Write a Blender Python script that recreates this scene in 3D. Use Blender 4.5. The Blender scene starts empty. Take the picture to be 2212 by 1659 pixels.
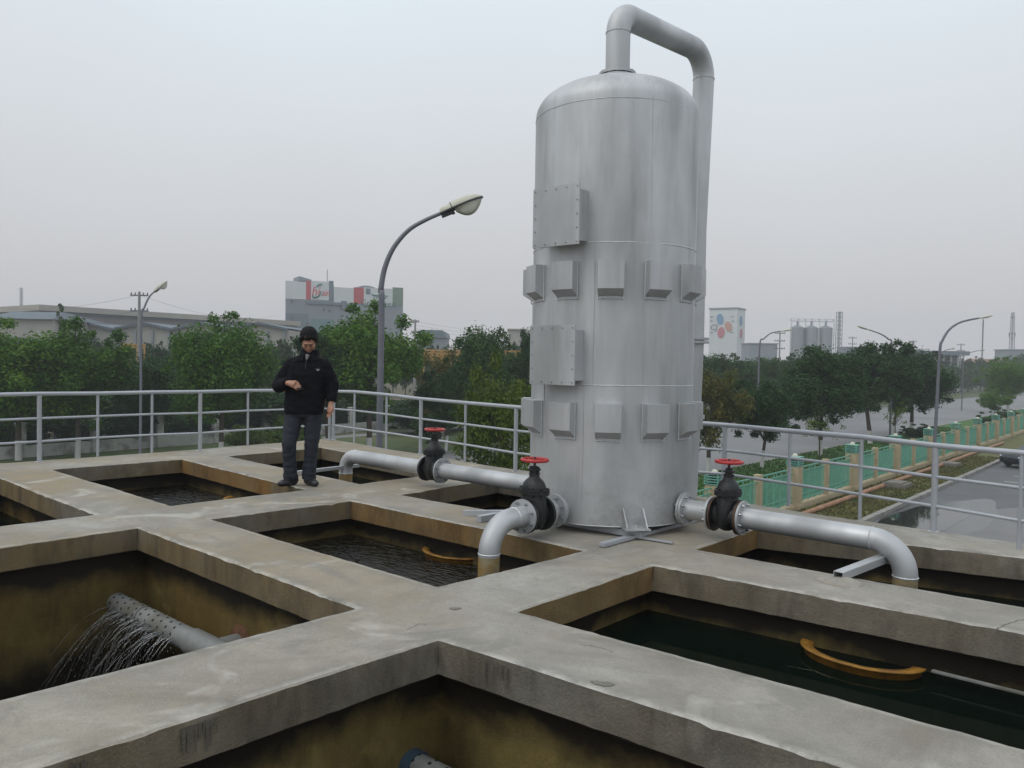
import bpy, bmesh, math, random
from mathutils import Vector, Matrix, noise
from mathutils import Euler
rad=math.radians; PI=math.pi
sc=bpy.context.scene; COL=sc.collection
random.seed(7)

# ------------------------------------------------------------------ camera
FPX=1716.5; CX,CY=1106.0,829.5            # focal length and centre, in the photo's 2212 x 1659 preview pixels
CAMZ=6.02; SC=1.42                        # eye height over the street / over the concrete deck
PITCH=0.0270; ROLL_G=0.0163; ROLL_P=0.02882; YAW=0.7107
def basis(yaw,pitch,roll):
    F=Vector((-math.sin(yaw)*math.cos(pitch),math.cos(yaw)*math.cos(pitch),-math.sin(pitch)))
    R=F.cross(Vector((0,0,1))).normalized(); U=R.cross(F)
    return F,math.cos(roll)*R+math.sin(roll)*U,-math.sin(roll)*R+math.cos(roll)*U
Fg,Rg,Ug=basis(0,PITCH,ROLL_G)
Fp,Rp,Up=basis(YAW,PITCH,ROLL_P)
CAM=Vector((0,0,CAMZ))
cd=bpy.data.cameras.new('camera'); co=bpy.data.objects.new('camera',cd); COL.objects.link(co)
m3=Matrix((Rg,Ug,-Fg)).transposed()
co.matrix_world=Matrix.Translation(CAM)@m3.to_4x4()
cd.sensor_width=36; cd.lens=FPX/2212*36; cd.clip_start=.05; cd.clip_end=6000
sc.camera=co
sc.render.resolution_x=1024; sc.render.resolution_y=768

# ------------------------------------------------------------------ sky, sun, exposure
SUN_EL,SUN_AZ=52,-60      # azimuth measured from the view direction, towards the left
W=bpy.data.worlds.new('World'); sc.world=W; W.use_nodes=True
n=W.node_tree.nodes; l=W.node_tree.links; n.clear()
out=n.new('ShaderNodeOutputWorld')
sky=n.new('ShaderNodeTexSky'); sky.sky_type='NISHITA'; sky.sun_disc=False
sky.sun_elevation=rad(SUN_EL); sky.sun_rotation=rad(SUN_AZ-75); sky.dust_density=6; sky.air_density=2
bgA=n.new('ShaderNodeBackground'); bgA.inputs[1].default_value=0.06; l.new(sky.outputs[0],bgA.inputs[0])
tc=n.new('ShaderNodeTexCoord'); sep=n.new('ShaderNodeSeparateXYZ'); l.new(tc.outputs['Generated'],sep.inputs[0])
nz=n.new('ShaderNodeTexNoise'); nz.inputs['Scale'].default_value=2.2; nz.inputs['Detail'].default_value=3
l.new(tc.outputs['Generated'],nz.inputs[0])
ad=n.new('ShaderNodeMath'); ad.operation='MULTIPLY_ADD'; l.new(nz.outputs[0],ad.inputs[0]); ad.inputs[1].default_value=.16
sb=n.new('ShaderNodeMath'); sb.operation='ADD'; l.new(sep.outputs[2],sb.inputs[0]); sb.inputs[1].default_value=-.08
l.new(sb.outputs[0],ad.inputs[2])
rp=n.new('ShaderNodeValToRGB'); l.new(ad.outputs[0],rp.inputs[0])
e=rp.color_ramp.elements; e[0].position=0; e[0].color=(.68,.665,.69,1); e[1].position=1; e[1].color=(1.15,1.22,1.28,1)
for p_,c_ in ((.10,(.70,.695,.72,1)),(.24,(.77,.80,.84,1)),(.45,(.87,.965,1.04,1))):
    k=e.new(p_); k.color=c_
bgB=n.new('ShaderNodeBackground'); bgB.inputs[1].default_value=1.0; l.new(rp.outputs[0],bgB.inputs[0])
mx=n.new('ShaderNodeMixShader'); mx.inputs[0].default_value=.9
l.new(bgA.outputs[0],mx.inputs[1]); l.new(bgB.outputs[0],mx.inputs[2]); l.new(mx.outputs[0],out.inputs[0])
sd=bpy.data.lights.new('sun','SUN'); sd.energy=.7; sd.angle=rad(35); sd.color=(1,.97,.93)
so=bpy.data.objects.new('sun',sd); COL.objects.link(so)
sdir=Vector((math.sin(rad(SUN_AZ))*math.cos(rad(SUN_EL)),-.55*math.cos(rad(SUN_EL)),math.sin(rad(SUN_EL))))
so.rotation_euler=(-sdir).to_track_quat('-Z','Y').to_euler()
sc.view_settings.view_transform='Standard'; sc.view_settings.look='None'
sc.view_settings.exposure=0.0; sc.view_settings.gamma=1
sc.render.engine='CYCLES'
sc.cycles.volume_bounces=1; sc.cycles.max_bounces=8; sc.cycles.transparent_max_bounces=12

# ------------------------------------------------------------------ frames and pixel helpers
Bg=Matrix((Rg,Fg,Ug)).transposed(); Bp=Matrix((Rp,Fp,Up)).transposed()
MP=Matrix.Translation(CAM)@(Bg@Bp.transposed()).to_4x4()@Matrix.Translation((0,0,-SC))   # deck frame (u,v,z) -> world
def ray(x,y): return Fg+Rg*((x-CX)/FPX)+Ug*((CY-y)/FPX)
def at(x,y,d):                                     # world point d metres ahead
    r=ray(x,y); return CAM+r*(d/r.y)
def gp(x,y,z=0):                                   # world point on level z
    r=ray(x,y); return CAM+r*((z-CAMZ)/r.z)
def dk(x,y,z=0):                                   # deck coordinates of a pixel on deck level z
    r=(Fp+Rp*((x-CX)/FPX)+Up*((CY-y)/FPX)); t=(z-SC)/r.z
    return Vector((r.x*t,r.y*t,z))
UD=Vector((.758,-.652,0)); VD=Vector((.652,.758,0))
def wt(w,t,z=0): return UD*w+VD*t+Vector((0,0,z))

# ------------------------------------------------------------------ materials
def mat(name,base,rough=.6,metal=0,var=.12,scale=3,bump=0,bscale=None,spec=.5,coords='Object',stain=None,trans=0):
    m=bpy.data.materials.new(name); m.use_nodes=True
    n=m.node_tree.nodes; l=m.node_tree.links; b=n['Principled BSDF']
    b.inputs['Roughness'].default_value=rough; b.inputs['Metallic'].default_value=metal
    b.inputs['Specular IOR Level'].default_value=spec
    tc=n.new('ShaderNodeTexCoord'); src=tc.outputs[coords]
    nz=n.new('ShaderNodeTexNoise'); nz.inputs['Scale'].default_value=scale; nz.inputs['Detail'].default_value=6; nz.inputs['Roughness'].default_value=.65
    l.new(src,nz.inputs[0])
    mp=n.new('ShaderNodeMapRange'); mp.inputs[1].default_value=.3; mp.inputs[2].default_value=.7
    mp.inputs[3].default_value=1-var; mp.inputs[4].default_value=1+var; l.new(nz.outputs[0],mp.inputs[0])
    mul=n.new('ShaderNodeVectorMath'); mul.operation='SCALE'; mul.inputs[0].default_value=base[:3]; l.new(mp.outputs[0],mul.inputs['Scale'])
    o=mul.outputs[0]
    if stain:      # (colour, scale, threshold)
        n2=n.new('ShaderNodeTexNoise'); n2.inputs['Scale'].default_value=stain[1]; n2.inputs['Detail'].default_value=5
        l.new(src,n2.inputs[0])
        r=n.new('ShaderNodeMapRange'); r.inputs[1].default_value=stain[2]; r.inputs[2].default_value=stain[2]+.15; r.inputs[4].default_value=stain[3] if len(stain)>3 else .8
        l.new(n2.outputs[0],r.inputs[0])
        mm=n.new('ShaderNodeMix'); mm.data_type='RGBA'; l.new(r.outputs[0],mm.inputs[0]); l.new(o,mm.inputs[6]); mm.inputs[7].default_value=(*stain[0],1)
        o=mm.outputs[2]
    l.new(o,b.inputs['Base Color'])
    if bump:
        n3=n.new('ShaderNodeTexNoise'); n3.inputs['Scale'].default_value=bscale or scale*8; n3.inputs['Detail'].default_value=5; l.new(src,n3.inputs[0])
        bm=n.new('ShaderNodeBump'); bm.inputs['Strength'].default_value=bump; bm.inputs['Distance'].default_value=.02
        l.new(n3.outputs[0],bm.inputs['Height']); l.new(bm.outputs[0],b.inputs['Normal'])
    return m
M={}
# deck concrete: light cement top, several layers of dirt and patches
def concrete(name,base,dark,warm,wamt=.35,rough=.85,zband=None,streak=False,wear=False):
    m=bpy.data.materials.new(name); m.use_nodes=True
    n=m.node_tree.nodes; l=m.node_tree.links; b=n['Principled BSDF']; b.inputs['Roughness'].default_value=rough
    b.inputs['Specular IOR Level'].default_value=.3
    tc=n.new('ShaderNodeTexCoord'); src=tc.outputs['Object']
    def nse(sc_,det=6,ro=.6,vec=None,dist=0):
        k=n.new('ShaderNodeTexNoise'); k.inputs['Scale'].default_value=sc_; k.inputs['Detail'].default_value=det; k.inputs['Roughness'].default_value=ro
        k.inputs['Distortion'].default_value=dist
        l.new(vec or src,k.inputs[0]); return k.outputs[0]
    def rng(v,a,b_,c=0,d=1):
        k=n.new('ShaderNodeMapRange'); k.inputs[1].default_value=a; k.inputs[2].default_value=b_; k.inputs[3].default_value=c; k.inputs[4].default_value=d
        l.new(v,k.inputs[0]); return k.outputs[0]
    def mix(f,a,c,mode='MIX'):
        k=n.new('ShaderNodeMix'); k.data_type='RGBA'; k.blend_type=mode; l.new(f,k.inputs[0])
        for s,v in ((6,a),(7,c)):
            if isinstance(v,tuple): k.inputs[s].default_value=(*v,1)
            else: l.new(v,k.inputs[s])
        return k.outputs[2]
    c=mix(rng(nse(.9,7,.66,None,.8),.38,.66,0,.9),base,dark)
    sx_=n.new('ShaderNodeSeparateXYZ'); l.new(src,sx_.inputs[0])
    wm=n.new('ShaderNodeMath'); wm.operation='MULTIPLY'; l.new(rng(sx_.outputs[0],-2.0,-6.0,.4,1.4),wm.inputs[0]); l.new(rng(nse(.55,5,.6),.38,.6,0,wamt),wm.inputs[1])
    c=mix(wm.outputs[0],c,warm)
    c=mix(rng(nse(7,9,.75),.38,.72,0,.5),c,tuple(x*.5 for x in base))
    c=mix(rng(nse(38,5,.75),.52,.72,0,.5),c,tuple(x*.5 for x in base))
    c=mix(rng(nse(110,3,.8),.55,.72,0,.45),c,tuple(min(.7,x*1.5) for x in base))
    # pale trowelled cement patches
    c=mix(rng(nse(1.3,4,.6,None,1.2),.60,.70,0,.55),c,tuple(min(.7,x*1.35) for x in base))
    if streak:
        mp_=n.new('ShaderNodeMapping'); mp_.inputs['Scale'].default_value=(4,4,1.1); l.new(src,mp_.inputs[0])
        c=mix(rng(nse(1,6,.7,mp_.outputs[0]),.47,.72,0,.65),c,tuple(x*.38 for x in dark))
    if wear:
        at2=n.new('ShaderNodeAttribute'); at2.attribute_name='wear'
        w1=n.new('ShaderNodeMath'); w1.operation='MULTIPLY'; l.new(at2.outputs['Fac'],w1.inputs[0]); l.new(rng(nse(2.3,7,.7),.42,.62,0,.95),w1.inputs[1])
        c=mix(w1.outputs[0],c,tuple(x*.42 for x in base))
        w2=n.new('ShaderNodeMath'); w2.operation='MULTIPLY'; l.new(rng(at2.outputs['Fac'],.55,1,0,1),w2.inputs[0]); l.new(rng(nse(5,6,.7),.40,.58,0,.7),w2.inputs[1])
        c=mix(w2.outputs[0],c,tuple(min(.7,x*1.45) for x in base))
        c=mix(rng(nse(.75,8,.7,None,2.0),.56,.64,0,.55),c,tuple(x*.52 for x in base))
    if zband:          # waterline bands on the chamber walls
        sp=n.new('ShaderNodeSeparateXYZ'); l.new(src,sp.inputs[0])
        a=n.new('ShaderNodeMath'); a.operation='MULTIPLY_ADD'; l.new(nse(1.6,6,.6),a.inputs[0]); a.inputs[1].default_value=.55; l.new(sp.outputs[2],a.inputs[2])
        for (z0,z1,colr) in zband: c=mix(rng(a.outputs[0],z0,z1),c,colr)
    l.new(c,b.inputs['Base Color'])
    h=n.new('ShaderNodeMath'); h.operation='MULTIPLY_ADD'; l.new(nse(14,8,.7),h.inputs[0]); h.inputs[1].default_value=.5; l.new(nse(70,3,.6),h.inputs[2])
    bm=n.new('ShaderNodeBump'); bm.inputs['Strength'].default_value=.55; bm.inputs['Distance'].default_value=.008
    l.new(h.outputs[0],bm.inputs['Height']); l.new(bm.outputs[0],b.inputs['Normal'])
    return m
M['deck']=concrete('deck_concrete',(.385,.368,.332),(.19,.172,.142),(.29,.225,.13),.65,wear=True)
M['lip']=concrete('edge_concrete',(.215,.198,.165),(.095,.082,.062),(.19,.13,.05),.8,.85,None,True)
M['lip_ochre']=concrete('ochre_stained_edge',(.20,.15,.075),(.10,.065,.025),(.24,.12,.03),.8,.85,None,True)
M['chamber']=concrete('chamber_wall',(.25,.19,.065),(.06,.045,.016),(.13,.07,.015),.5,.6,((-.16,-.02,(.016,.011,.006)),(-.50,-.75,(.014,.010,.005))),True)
M['outerwall']=concrete('outer_wall',(.30,.28,.25),(.15,.14,.12),(.2,.17,.12),.5,.9,None,True)
def alu(name,v,rough,tone=(1,1.02,1.04)):
    m=mat(name,tuple(v*t for t in tone),rough,.60,.06,1.7,.03,30,coords='Object')
    n=m.node_tree.nodes; l=m.node_tree.links; b=n['Principled BSDF']
    # uneven spray coats
    tc=n.new('ShaderNodeTexCoord'); mp_=n.new('ShaderNodeMapping'); mp_.inputs['Scale'].default_value=(1.5,1.5,.40); l.new(tc.outputs['Object'],mp_.inputs[0])
    k=n.new('ShaderNodeTexNoise'); k.inputs['Scale'].default_value=1.5; k.inputs['Detail'].default_value=3; l.new(mp_.outputs[0],k.inputs[0])
    r=n.new('ShaderNodeMapRange'); r.inputs[1].default_value=.35; r.inputs[2].default_value=.7; r.inputs[3].default_value=rough-.08; r.inputs[4].default_value=rough+.12
    l.new(k.outputs[0],r.inputs[0]); l.new(r.outputs[0],b.inputs['Roughness'])
    old=b.inputs['Base Color'].links[0].from_socket
    r2=n.new('ShaderNodeMapRange'); r2.inputs[1].default_value=.35; r2.inputs[2].default_value=.7; r2.inputs[3].default_value=1.12; r2.inputs[4].default_value=.78
    l.new(k.outputs[0],r2.inputs[0]); s=n.new('ShaderNodeVectorMath'); s.operation='SCALE'; l.new(old,s.inputs[0]); l.new(r2.outputs[0],s.inputs['Scale']); l.new(s.outputs[0],b.inputs['Base Color'])
    return m
M['tank']=alu('tank_aluminium_paint',.50,.58)
def grime(m):
    n=m.node_tree.nodes; l=m.node_tree.links; b=n['Principled BSDF']; old=b.inputs['Base Color'].links[0].from_socket
    tc=n.new('ShaderNodeTexCoord'); mp_=n.new('ShaderNodeMapping'); mp_.inputs['Scale'].default_value=(11,11,.9); l.new(tc.outputs['Object'],mp_.inputs[0])
    k=n.new('ShaderNodeTexNoise'); k.inputs['Scale'].default_value=1; k.inputs['Detail'].default_value=6; k.inputs['Roughness'].default_value=.7; l.new(mp_.outputs[0],k.inputs[0])
    r=n.new('ShaderNodeMapRange'); r.inputs[1].default_value=.50; r.inputs[2].default_value=.78; r.inputs[4].default_value=.38; l.new(k.outputs[0],r.inputs[0])
    k2=n.new('ShaderNodeTexNoise'); k2.inputs['Scale'].default_value=5; k2.inputs['Detail'].default_value=7; k2.inputs['Roughness'].default_value=.75; l.new(tc.outputs['Object'],k2.inputs[0])
    sp=n.new('ShaderNodeSeparateXYZ'); l.new(tc.outputs['Object'],sp.inputs[0])
    a=n.new('ShaderNodeMapRange'); a.inputs[1].default_value=.75; a.inputs[2].default_value=.05; l.new(sp.outputs[2],a.inputs[0])
    a2=n.new('ShaderNodeMapRange'); a2.inputs[1].default_value=.45; a2.inputs[2].default_value=.65; a2.inputs[4].default_value=.6; l.new(k2.outputs[0],a2.inputs[0])
    mm=n.new('ShaderNodeMath'); mm.operation='MULTIPLY'; l.new(a.outputs[0],mm.inputs[0]); l.new(a2.outputs[0],mm.inputs[1])
    mx_=n.new('ShaderNodeMath'); mx_.operation='MAXIMUM'; l.new(r.outputs[0],mx_.inputs[0]); l.new(mm.outputs[0],mx_.inputs[1])
    c=n.new('ShaderNodeMix'); c.data_type='RGBA'; l.new(mx_.outputs[0],c.inputs[0]); l.new(old,c.inputs[6]); c.inputs[7].default_value=(.22,.215,.20,1); l.new(c.outputs[2],b.inputs['Base Color'])
grime(M['tank'])
M['pipe']=alu('pipe_aluminium_paint',.50,.56)
M['rail']=mat('rail_grey_paint',(.40,.42,.45),.42,.25,.08,6,.05)
M['weld']=mat('weld_bead',(.62,.64,.65),.4,.6,.15,40,.4,90)
M['bolt']=mat('bolt_zinc',(.42,.43,.45),.35,.9,.2,40)
M['iron']=mat('black_cast_iron',(.022,.023,.024),.45,.3,.35,12,.35,60,stain=((.07,.035,.02),7,.62,.7))
M['red']=mat('red_wheel_paint',(.42,.03,.03),.38,0,.18,14,.15,60)
M['rust']=mat('rust_stain',(.12,.05,.022),.8,0,.4,9,.4,40)
M['yellow']=mat('rust_yellow_rim',(.27,.13,.015),.6,0,.45,9,.4,40,stain=((.12,.05,.012),6,.5,.8))
M['bandyel']=mat('stained_pipe',(.27,.22,.13),.6,0,.35,9,.2,40,stain=((.30,.17,.02),5,.45,.8))
M['pvc']=mat('grey_pvc',(.22,.225,.215),.45,0,.2,5,.1,40,stain=((.10,.09,.06),4,.5,.6))
M['hole']=mat('dark_hole',(.012,.012,.012),.9)
M['blue']=mat('blue_cap',(.045,.075,.105),.5)
M['lampgrey']=mat('lamp_pole_paint',(.16,.165,.19),.5,.3,.15,4)
M['lampshell']=mat('lamp_shell',(.52,.51,.42),.45,0,.1,8)
M['lampdark']=mat('lamp_trim',(.03,.03,.035),.5)
g=M['lampglass']=mat('lamp_bowl',(.62,.61,.52),.12,0,.05,8,spec=.6)
g.node_tree.nodes['Principled BSDF'].inputs['Transmission Weight'].default_value=.35
M['white']=mat('whitewash',(.62,.62,.60),.8,0,.12,3,.2,stain=((.25,.24,.21),2.5,.6,.6))
M['bark']=mat('bark',(.07,.055,.042),.9,0,.3,6,.6,30)
M['asphalt']=mat('asphalt',(.105,.105,.108),.8,0,.18,.35,.2,60,stain=((.065,.066,.07),.09,.52,.8))
M['wetasphalt']=mat('wet_asphalt',(.045,.046,.048),.22,0,.3,.5,.1,60,spec=.6)
M['road']=mat('road_concrete',(.20,.20,.205),.85,0,.1,.12,.1,30,stain=((.155,.155,.16),.05,.5,.8))
M['patch']=mat('asphalt_patch',(.17,.165,.165),.85,0,.15,.5,.2,30)
M['kerb']=mat('kerb_stone',(.24,.23,.21),.85,0,.25,2,.3,stain=((.10,.095,.08),1.4,.55,.8))
M['grass']=mat('grass',(.055,.085,.022),.95,0,.35,1.3,.8,18,stain=((.11,.095,.04),.16,.5,.75))
M['lawn']=mat('bright_grass',(.045,.11,.018),.95,0,.35,2.3,.8,18,stain=((.08,.09,.03),.3,.56,.6))
M['drygrass']=mat('dry_grass',(.115,.11,.035),.95,0,.4,1.3,.8,18,stain=((.07,.095,.025),.35,.5,.8))
M['dirt']=mat('dry_ground',(.10,.085,.05),.95,0,.35,1,.6,14,stain=((.055,.08,.025),.22,.5,.8))
M['cream']=mat('cream_render',(.44,.36,.23),.8,0,.12,1.6,.2,20,stain=((.24,.17,.10),1.6,.57,.7))
M['green']=mat('green_paint',(.15,.40,.30),.5,.1,.15,3)
M['greenpale']=mat('green_lantern_paint',(.17,.42,.34),.5,.1,.15,3)
M['orange']=mat('orange_pipe',(.30,.15,.075),.6,0,.25,2,.1,stain=((.17,.10,.06),1.5,.55,.7))
M['plaster']=mat('dirty_white_plaster',(.44,.44,.41),.85,0,.15,1,.2,stain=((.15,.15,.13),1.1,.52,.8))
M['ironbar']=mat('dark_iron_bar',(.03,.04,.035),.6,.3)
M['car']=mat('dark_blue_car_paint',(.012,.016,.028),.15,.4,.05,5,spec=.8)
M['carglass']=mat('car_window',(.02,.025,.03),.06,0,.05,5,spec=.9)
M['tyre']=mat('tyre_rubber',(.02,.02,.02),.85,0,.2,20)
M['rim']=mat('alloy_rim',(.45,.46,.48),.3,.8,.1,20)
M['headlight']=mat('headlight_glass',(.55,.57,.6),.08,.1,.05,20,spec=.9)
M['bldwhite']=mat('panel_white',(.58,.61,.62),.6,0,.04,.3)
M['bldgrey']=mat('panel_grey',(.22,.25,.28),.6,0,.07,.2)
M['blddk']=mat('panel_dark_grey',(.15,.19,.22),.6,0,.07,.2)
M['bldteal']=mat('panel_teal',(.13,.22,.23),.6,0,.07,.2)
M['bldred']=mat('panel_red',(.45,.08,.09),.6,0,.05,.2)
M['bldgreen']=mat('panel_green',(.16,.24,.18),.6,0,.05,.2)
M['signred']=mat('sign_red',(.55,.04,.05),.6,0,.03,1)
M['signgreen']=mat('sign_green',(.05,.16,.12),.6,0,.03,1)
M['signpink']=mat('sign_pink',(.48,.15,.19),.6,0,.03,1)
M['signblue']=mat('sign_blue',(.14,.29,.45),.6,0,.03,1)
M['signorange']=mat('sign_orange',(.50,.27,.20),.6,0,.03,1)
M['shedwall']=mat('shed_cream',(.34,.33,.30),.7,0,.08,.3)
M['roofblue']=mat('roof_blue_grey',(.10,.125,.15),.6,.1,.12,.3)
M['roofbeige']=mat('roof_beige',(.36,.34,.30),.6,0,.08,.3)
M['shadegrey']=mat('shed_grey_wall',(.20,.19,.20),.7,0,.08,.3)
M['silo']=mat('silo_steel',(.28,.31,.33),.5,.5,.08,.5)
M['mast']=mat('mast_steel',(.14,.14,.16),.6,.3)
M['conpole']=mat('concrete_pole',(.25,.25,.25),.8)
M['amber']=mat('amber_paint',(.42,.24,.07),.6,0,.15,1)
M['redroof']=mat('red_roof',(.26,.12,.10),.7,0,.15,.5)
M['skin']=mat('skin',(.42,.22,.145),.5,0,.08,9,.05)
M['skin'].node_tree.nodes['Principled BSDF'].inputs['Subsurface Weight'].default_value=.1
M['hair']=mat('black_hair',(.004,.004,.005),.6,0,.3,60,.5,90,spec=.2)
M['jacket']=mat('black_jacket_cloth',(.006,.006,.009),.85,0,.25,14,.5,22,spec=.15)
M['trouser']=mat('slate_trousers',(.018,.022,.032),.85,0,.18,10,.4,16)
M['shoe']=mat('black_leather',(.018,.019,.022),.35,0,.2,20,.2)
M['shirt']=mat('grey_shirt',(.20,.20,.20),.8)
M['lips']=mat('lips',(.30,.12,.10),.5)
M['phone']=mat('phone_plastic',(.03,.03,.035),.2,.3)
def water(name,col,rough,spec,bump,bs):
    m=bpy.data.materials.new(name); m.use_nodes=True; n=m.node_tree.nodes; l=m.node_tree.links; b=n['Principled BSDF']
    b.inputs['Base Color'].default_value=(*col,1); b.inputs['Roughness'].default_value=rough
    b.inputs['IOR'].default_value=1.33; b.inputs['Specular IOR Level'].default_value=spec
    tc=n.new('ShaderNodeTexCoord'); mp_=n.new('ShaderNodeMapping'); mp_.inputs['Scale'].default_value=(1,2.2,1); l.new(tc.outputs['Object'],mp_.inputs[0])
    k=n.new('ShaderNodeTexNoise'); k.inputs['Scale'].default_value=bs; k.inputs['Detail'].default_value=4; k.inputs['Distortion'].default_value=1.5; l.new(mp_.outputs[0],k.inputs[0])
    bm=n.new('ShaderNodeBump'); bm.inputs['Strength'].default_value=bump; bm.inputs['Distance'].default_value=.05 if bump>.5 else .01; l.new(k.outputs[0],bm.inputs['Height']); l.new(bm.outputs[0],b.inputs['Normal'])
    return m
M['water_still']=water('still_dark_water',(.003,.006,.004),.03,.10,.02,3)
M['water_ripple']=water('rippled_dark_water',(.004,.004,.003),.03,.9,1.0,7)
M['water_jet']=mat('falling_water',(.75,.76,.77),.04,0,.2,30,spec=.8)
M['water_jet'].node_tree.nodes['Principled BSDF'].inputs['Transmission Weight'].default_value=.93
M['water_jet'].node_tree.nodes['Principled BSDF'].inputs['IOR'].default_value=1.33
M['puddle']=water('puddle_water',(.03,.03,.028),.03,.5,.01,2)

def leafmat(name,a,b_,c_):
    m=bpy.data.materials.new(name); m.use_nodes=True; n=m.node_tree.nodes; l=m.node_tree.links; b=n['Principled BSDF']
    b.inputs['Roughness'].default_value=.55; b.inputs['Specular IOR Level'].default_value=.2
    tc=n.new('ShaderNodeTexCoord'); k=n.new('ShaderNodeTexNoise'); k.inputs['Scale'].default_value=1.1; k.inputs['Detail'].default_value=5; k.inputs['Roughness'].default_value=.75
    l.new(tc.outputs['Object'],k.inputs[0])
    oi=n.new('ShaderNodeObjectInfo'); s=n.new('ShaderNodeMath'); s.operation='MULTIPLY_ADD'; l.new(oi.outputs['Random'],s.inputs[0]); s.inputs[1].default_value=.2
    l.new(k.outputs[0],s.inputs[2])
    r=n.new('ShaderNodeValToRGB'); l.new(s.outputs[0],r.inputs[0]); e=r.color_ramp.elements
    e[0].position=.38; e[0].color=(*a,1); e[1].position=.85; e[1].color=(*c_,1); q=e.new(.6); q.color=(*b_,1)
    l.new(r.outputs[0],b.inputs['Base Color'])
    t=n.new('ShaderNodeBsdfTranslucent'); l.new(r.outputs[0],t.inputs[0]); ms=n.new('ShaderNodeMixShader'); ms.inputs[0].default_value=.25
    l.new(b.outputs[0],ms.inputs[1]); l.new(t.outputs[0],ms.inputs[2]); l.new(ms.outputs[0],n['Material Output'].inputs[0])
    return m
M['leaf_green']=leafmat('leaf_green',(.028,.082,.009),(.064,.155,.013),(.15,.25,.028))
M['leaf_dark']=leafmat('leaf_dark',(.012,.040,.010),(.024,.072,.013),(.055,.125,.020))
M['leaf_olive']=leafmat('leaf_olive',(.05,.085,.010),(.10,.145,.016),(.19,.19,.022))
M['leaf_autumn']=leafmat('leaf_autumn',(.045,.065,.014),(.09,.095,.018),(.19,.12,.025))
M['leaf_lime']=leafmat('leaf_lime',(.06,.11,.015),(.11,.17,.02),(.19,.24,.03))

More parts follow.
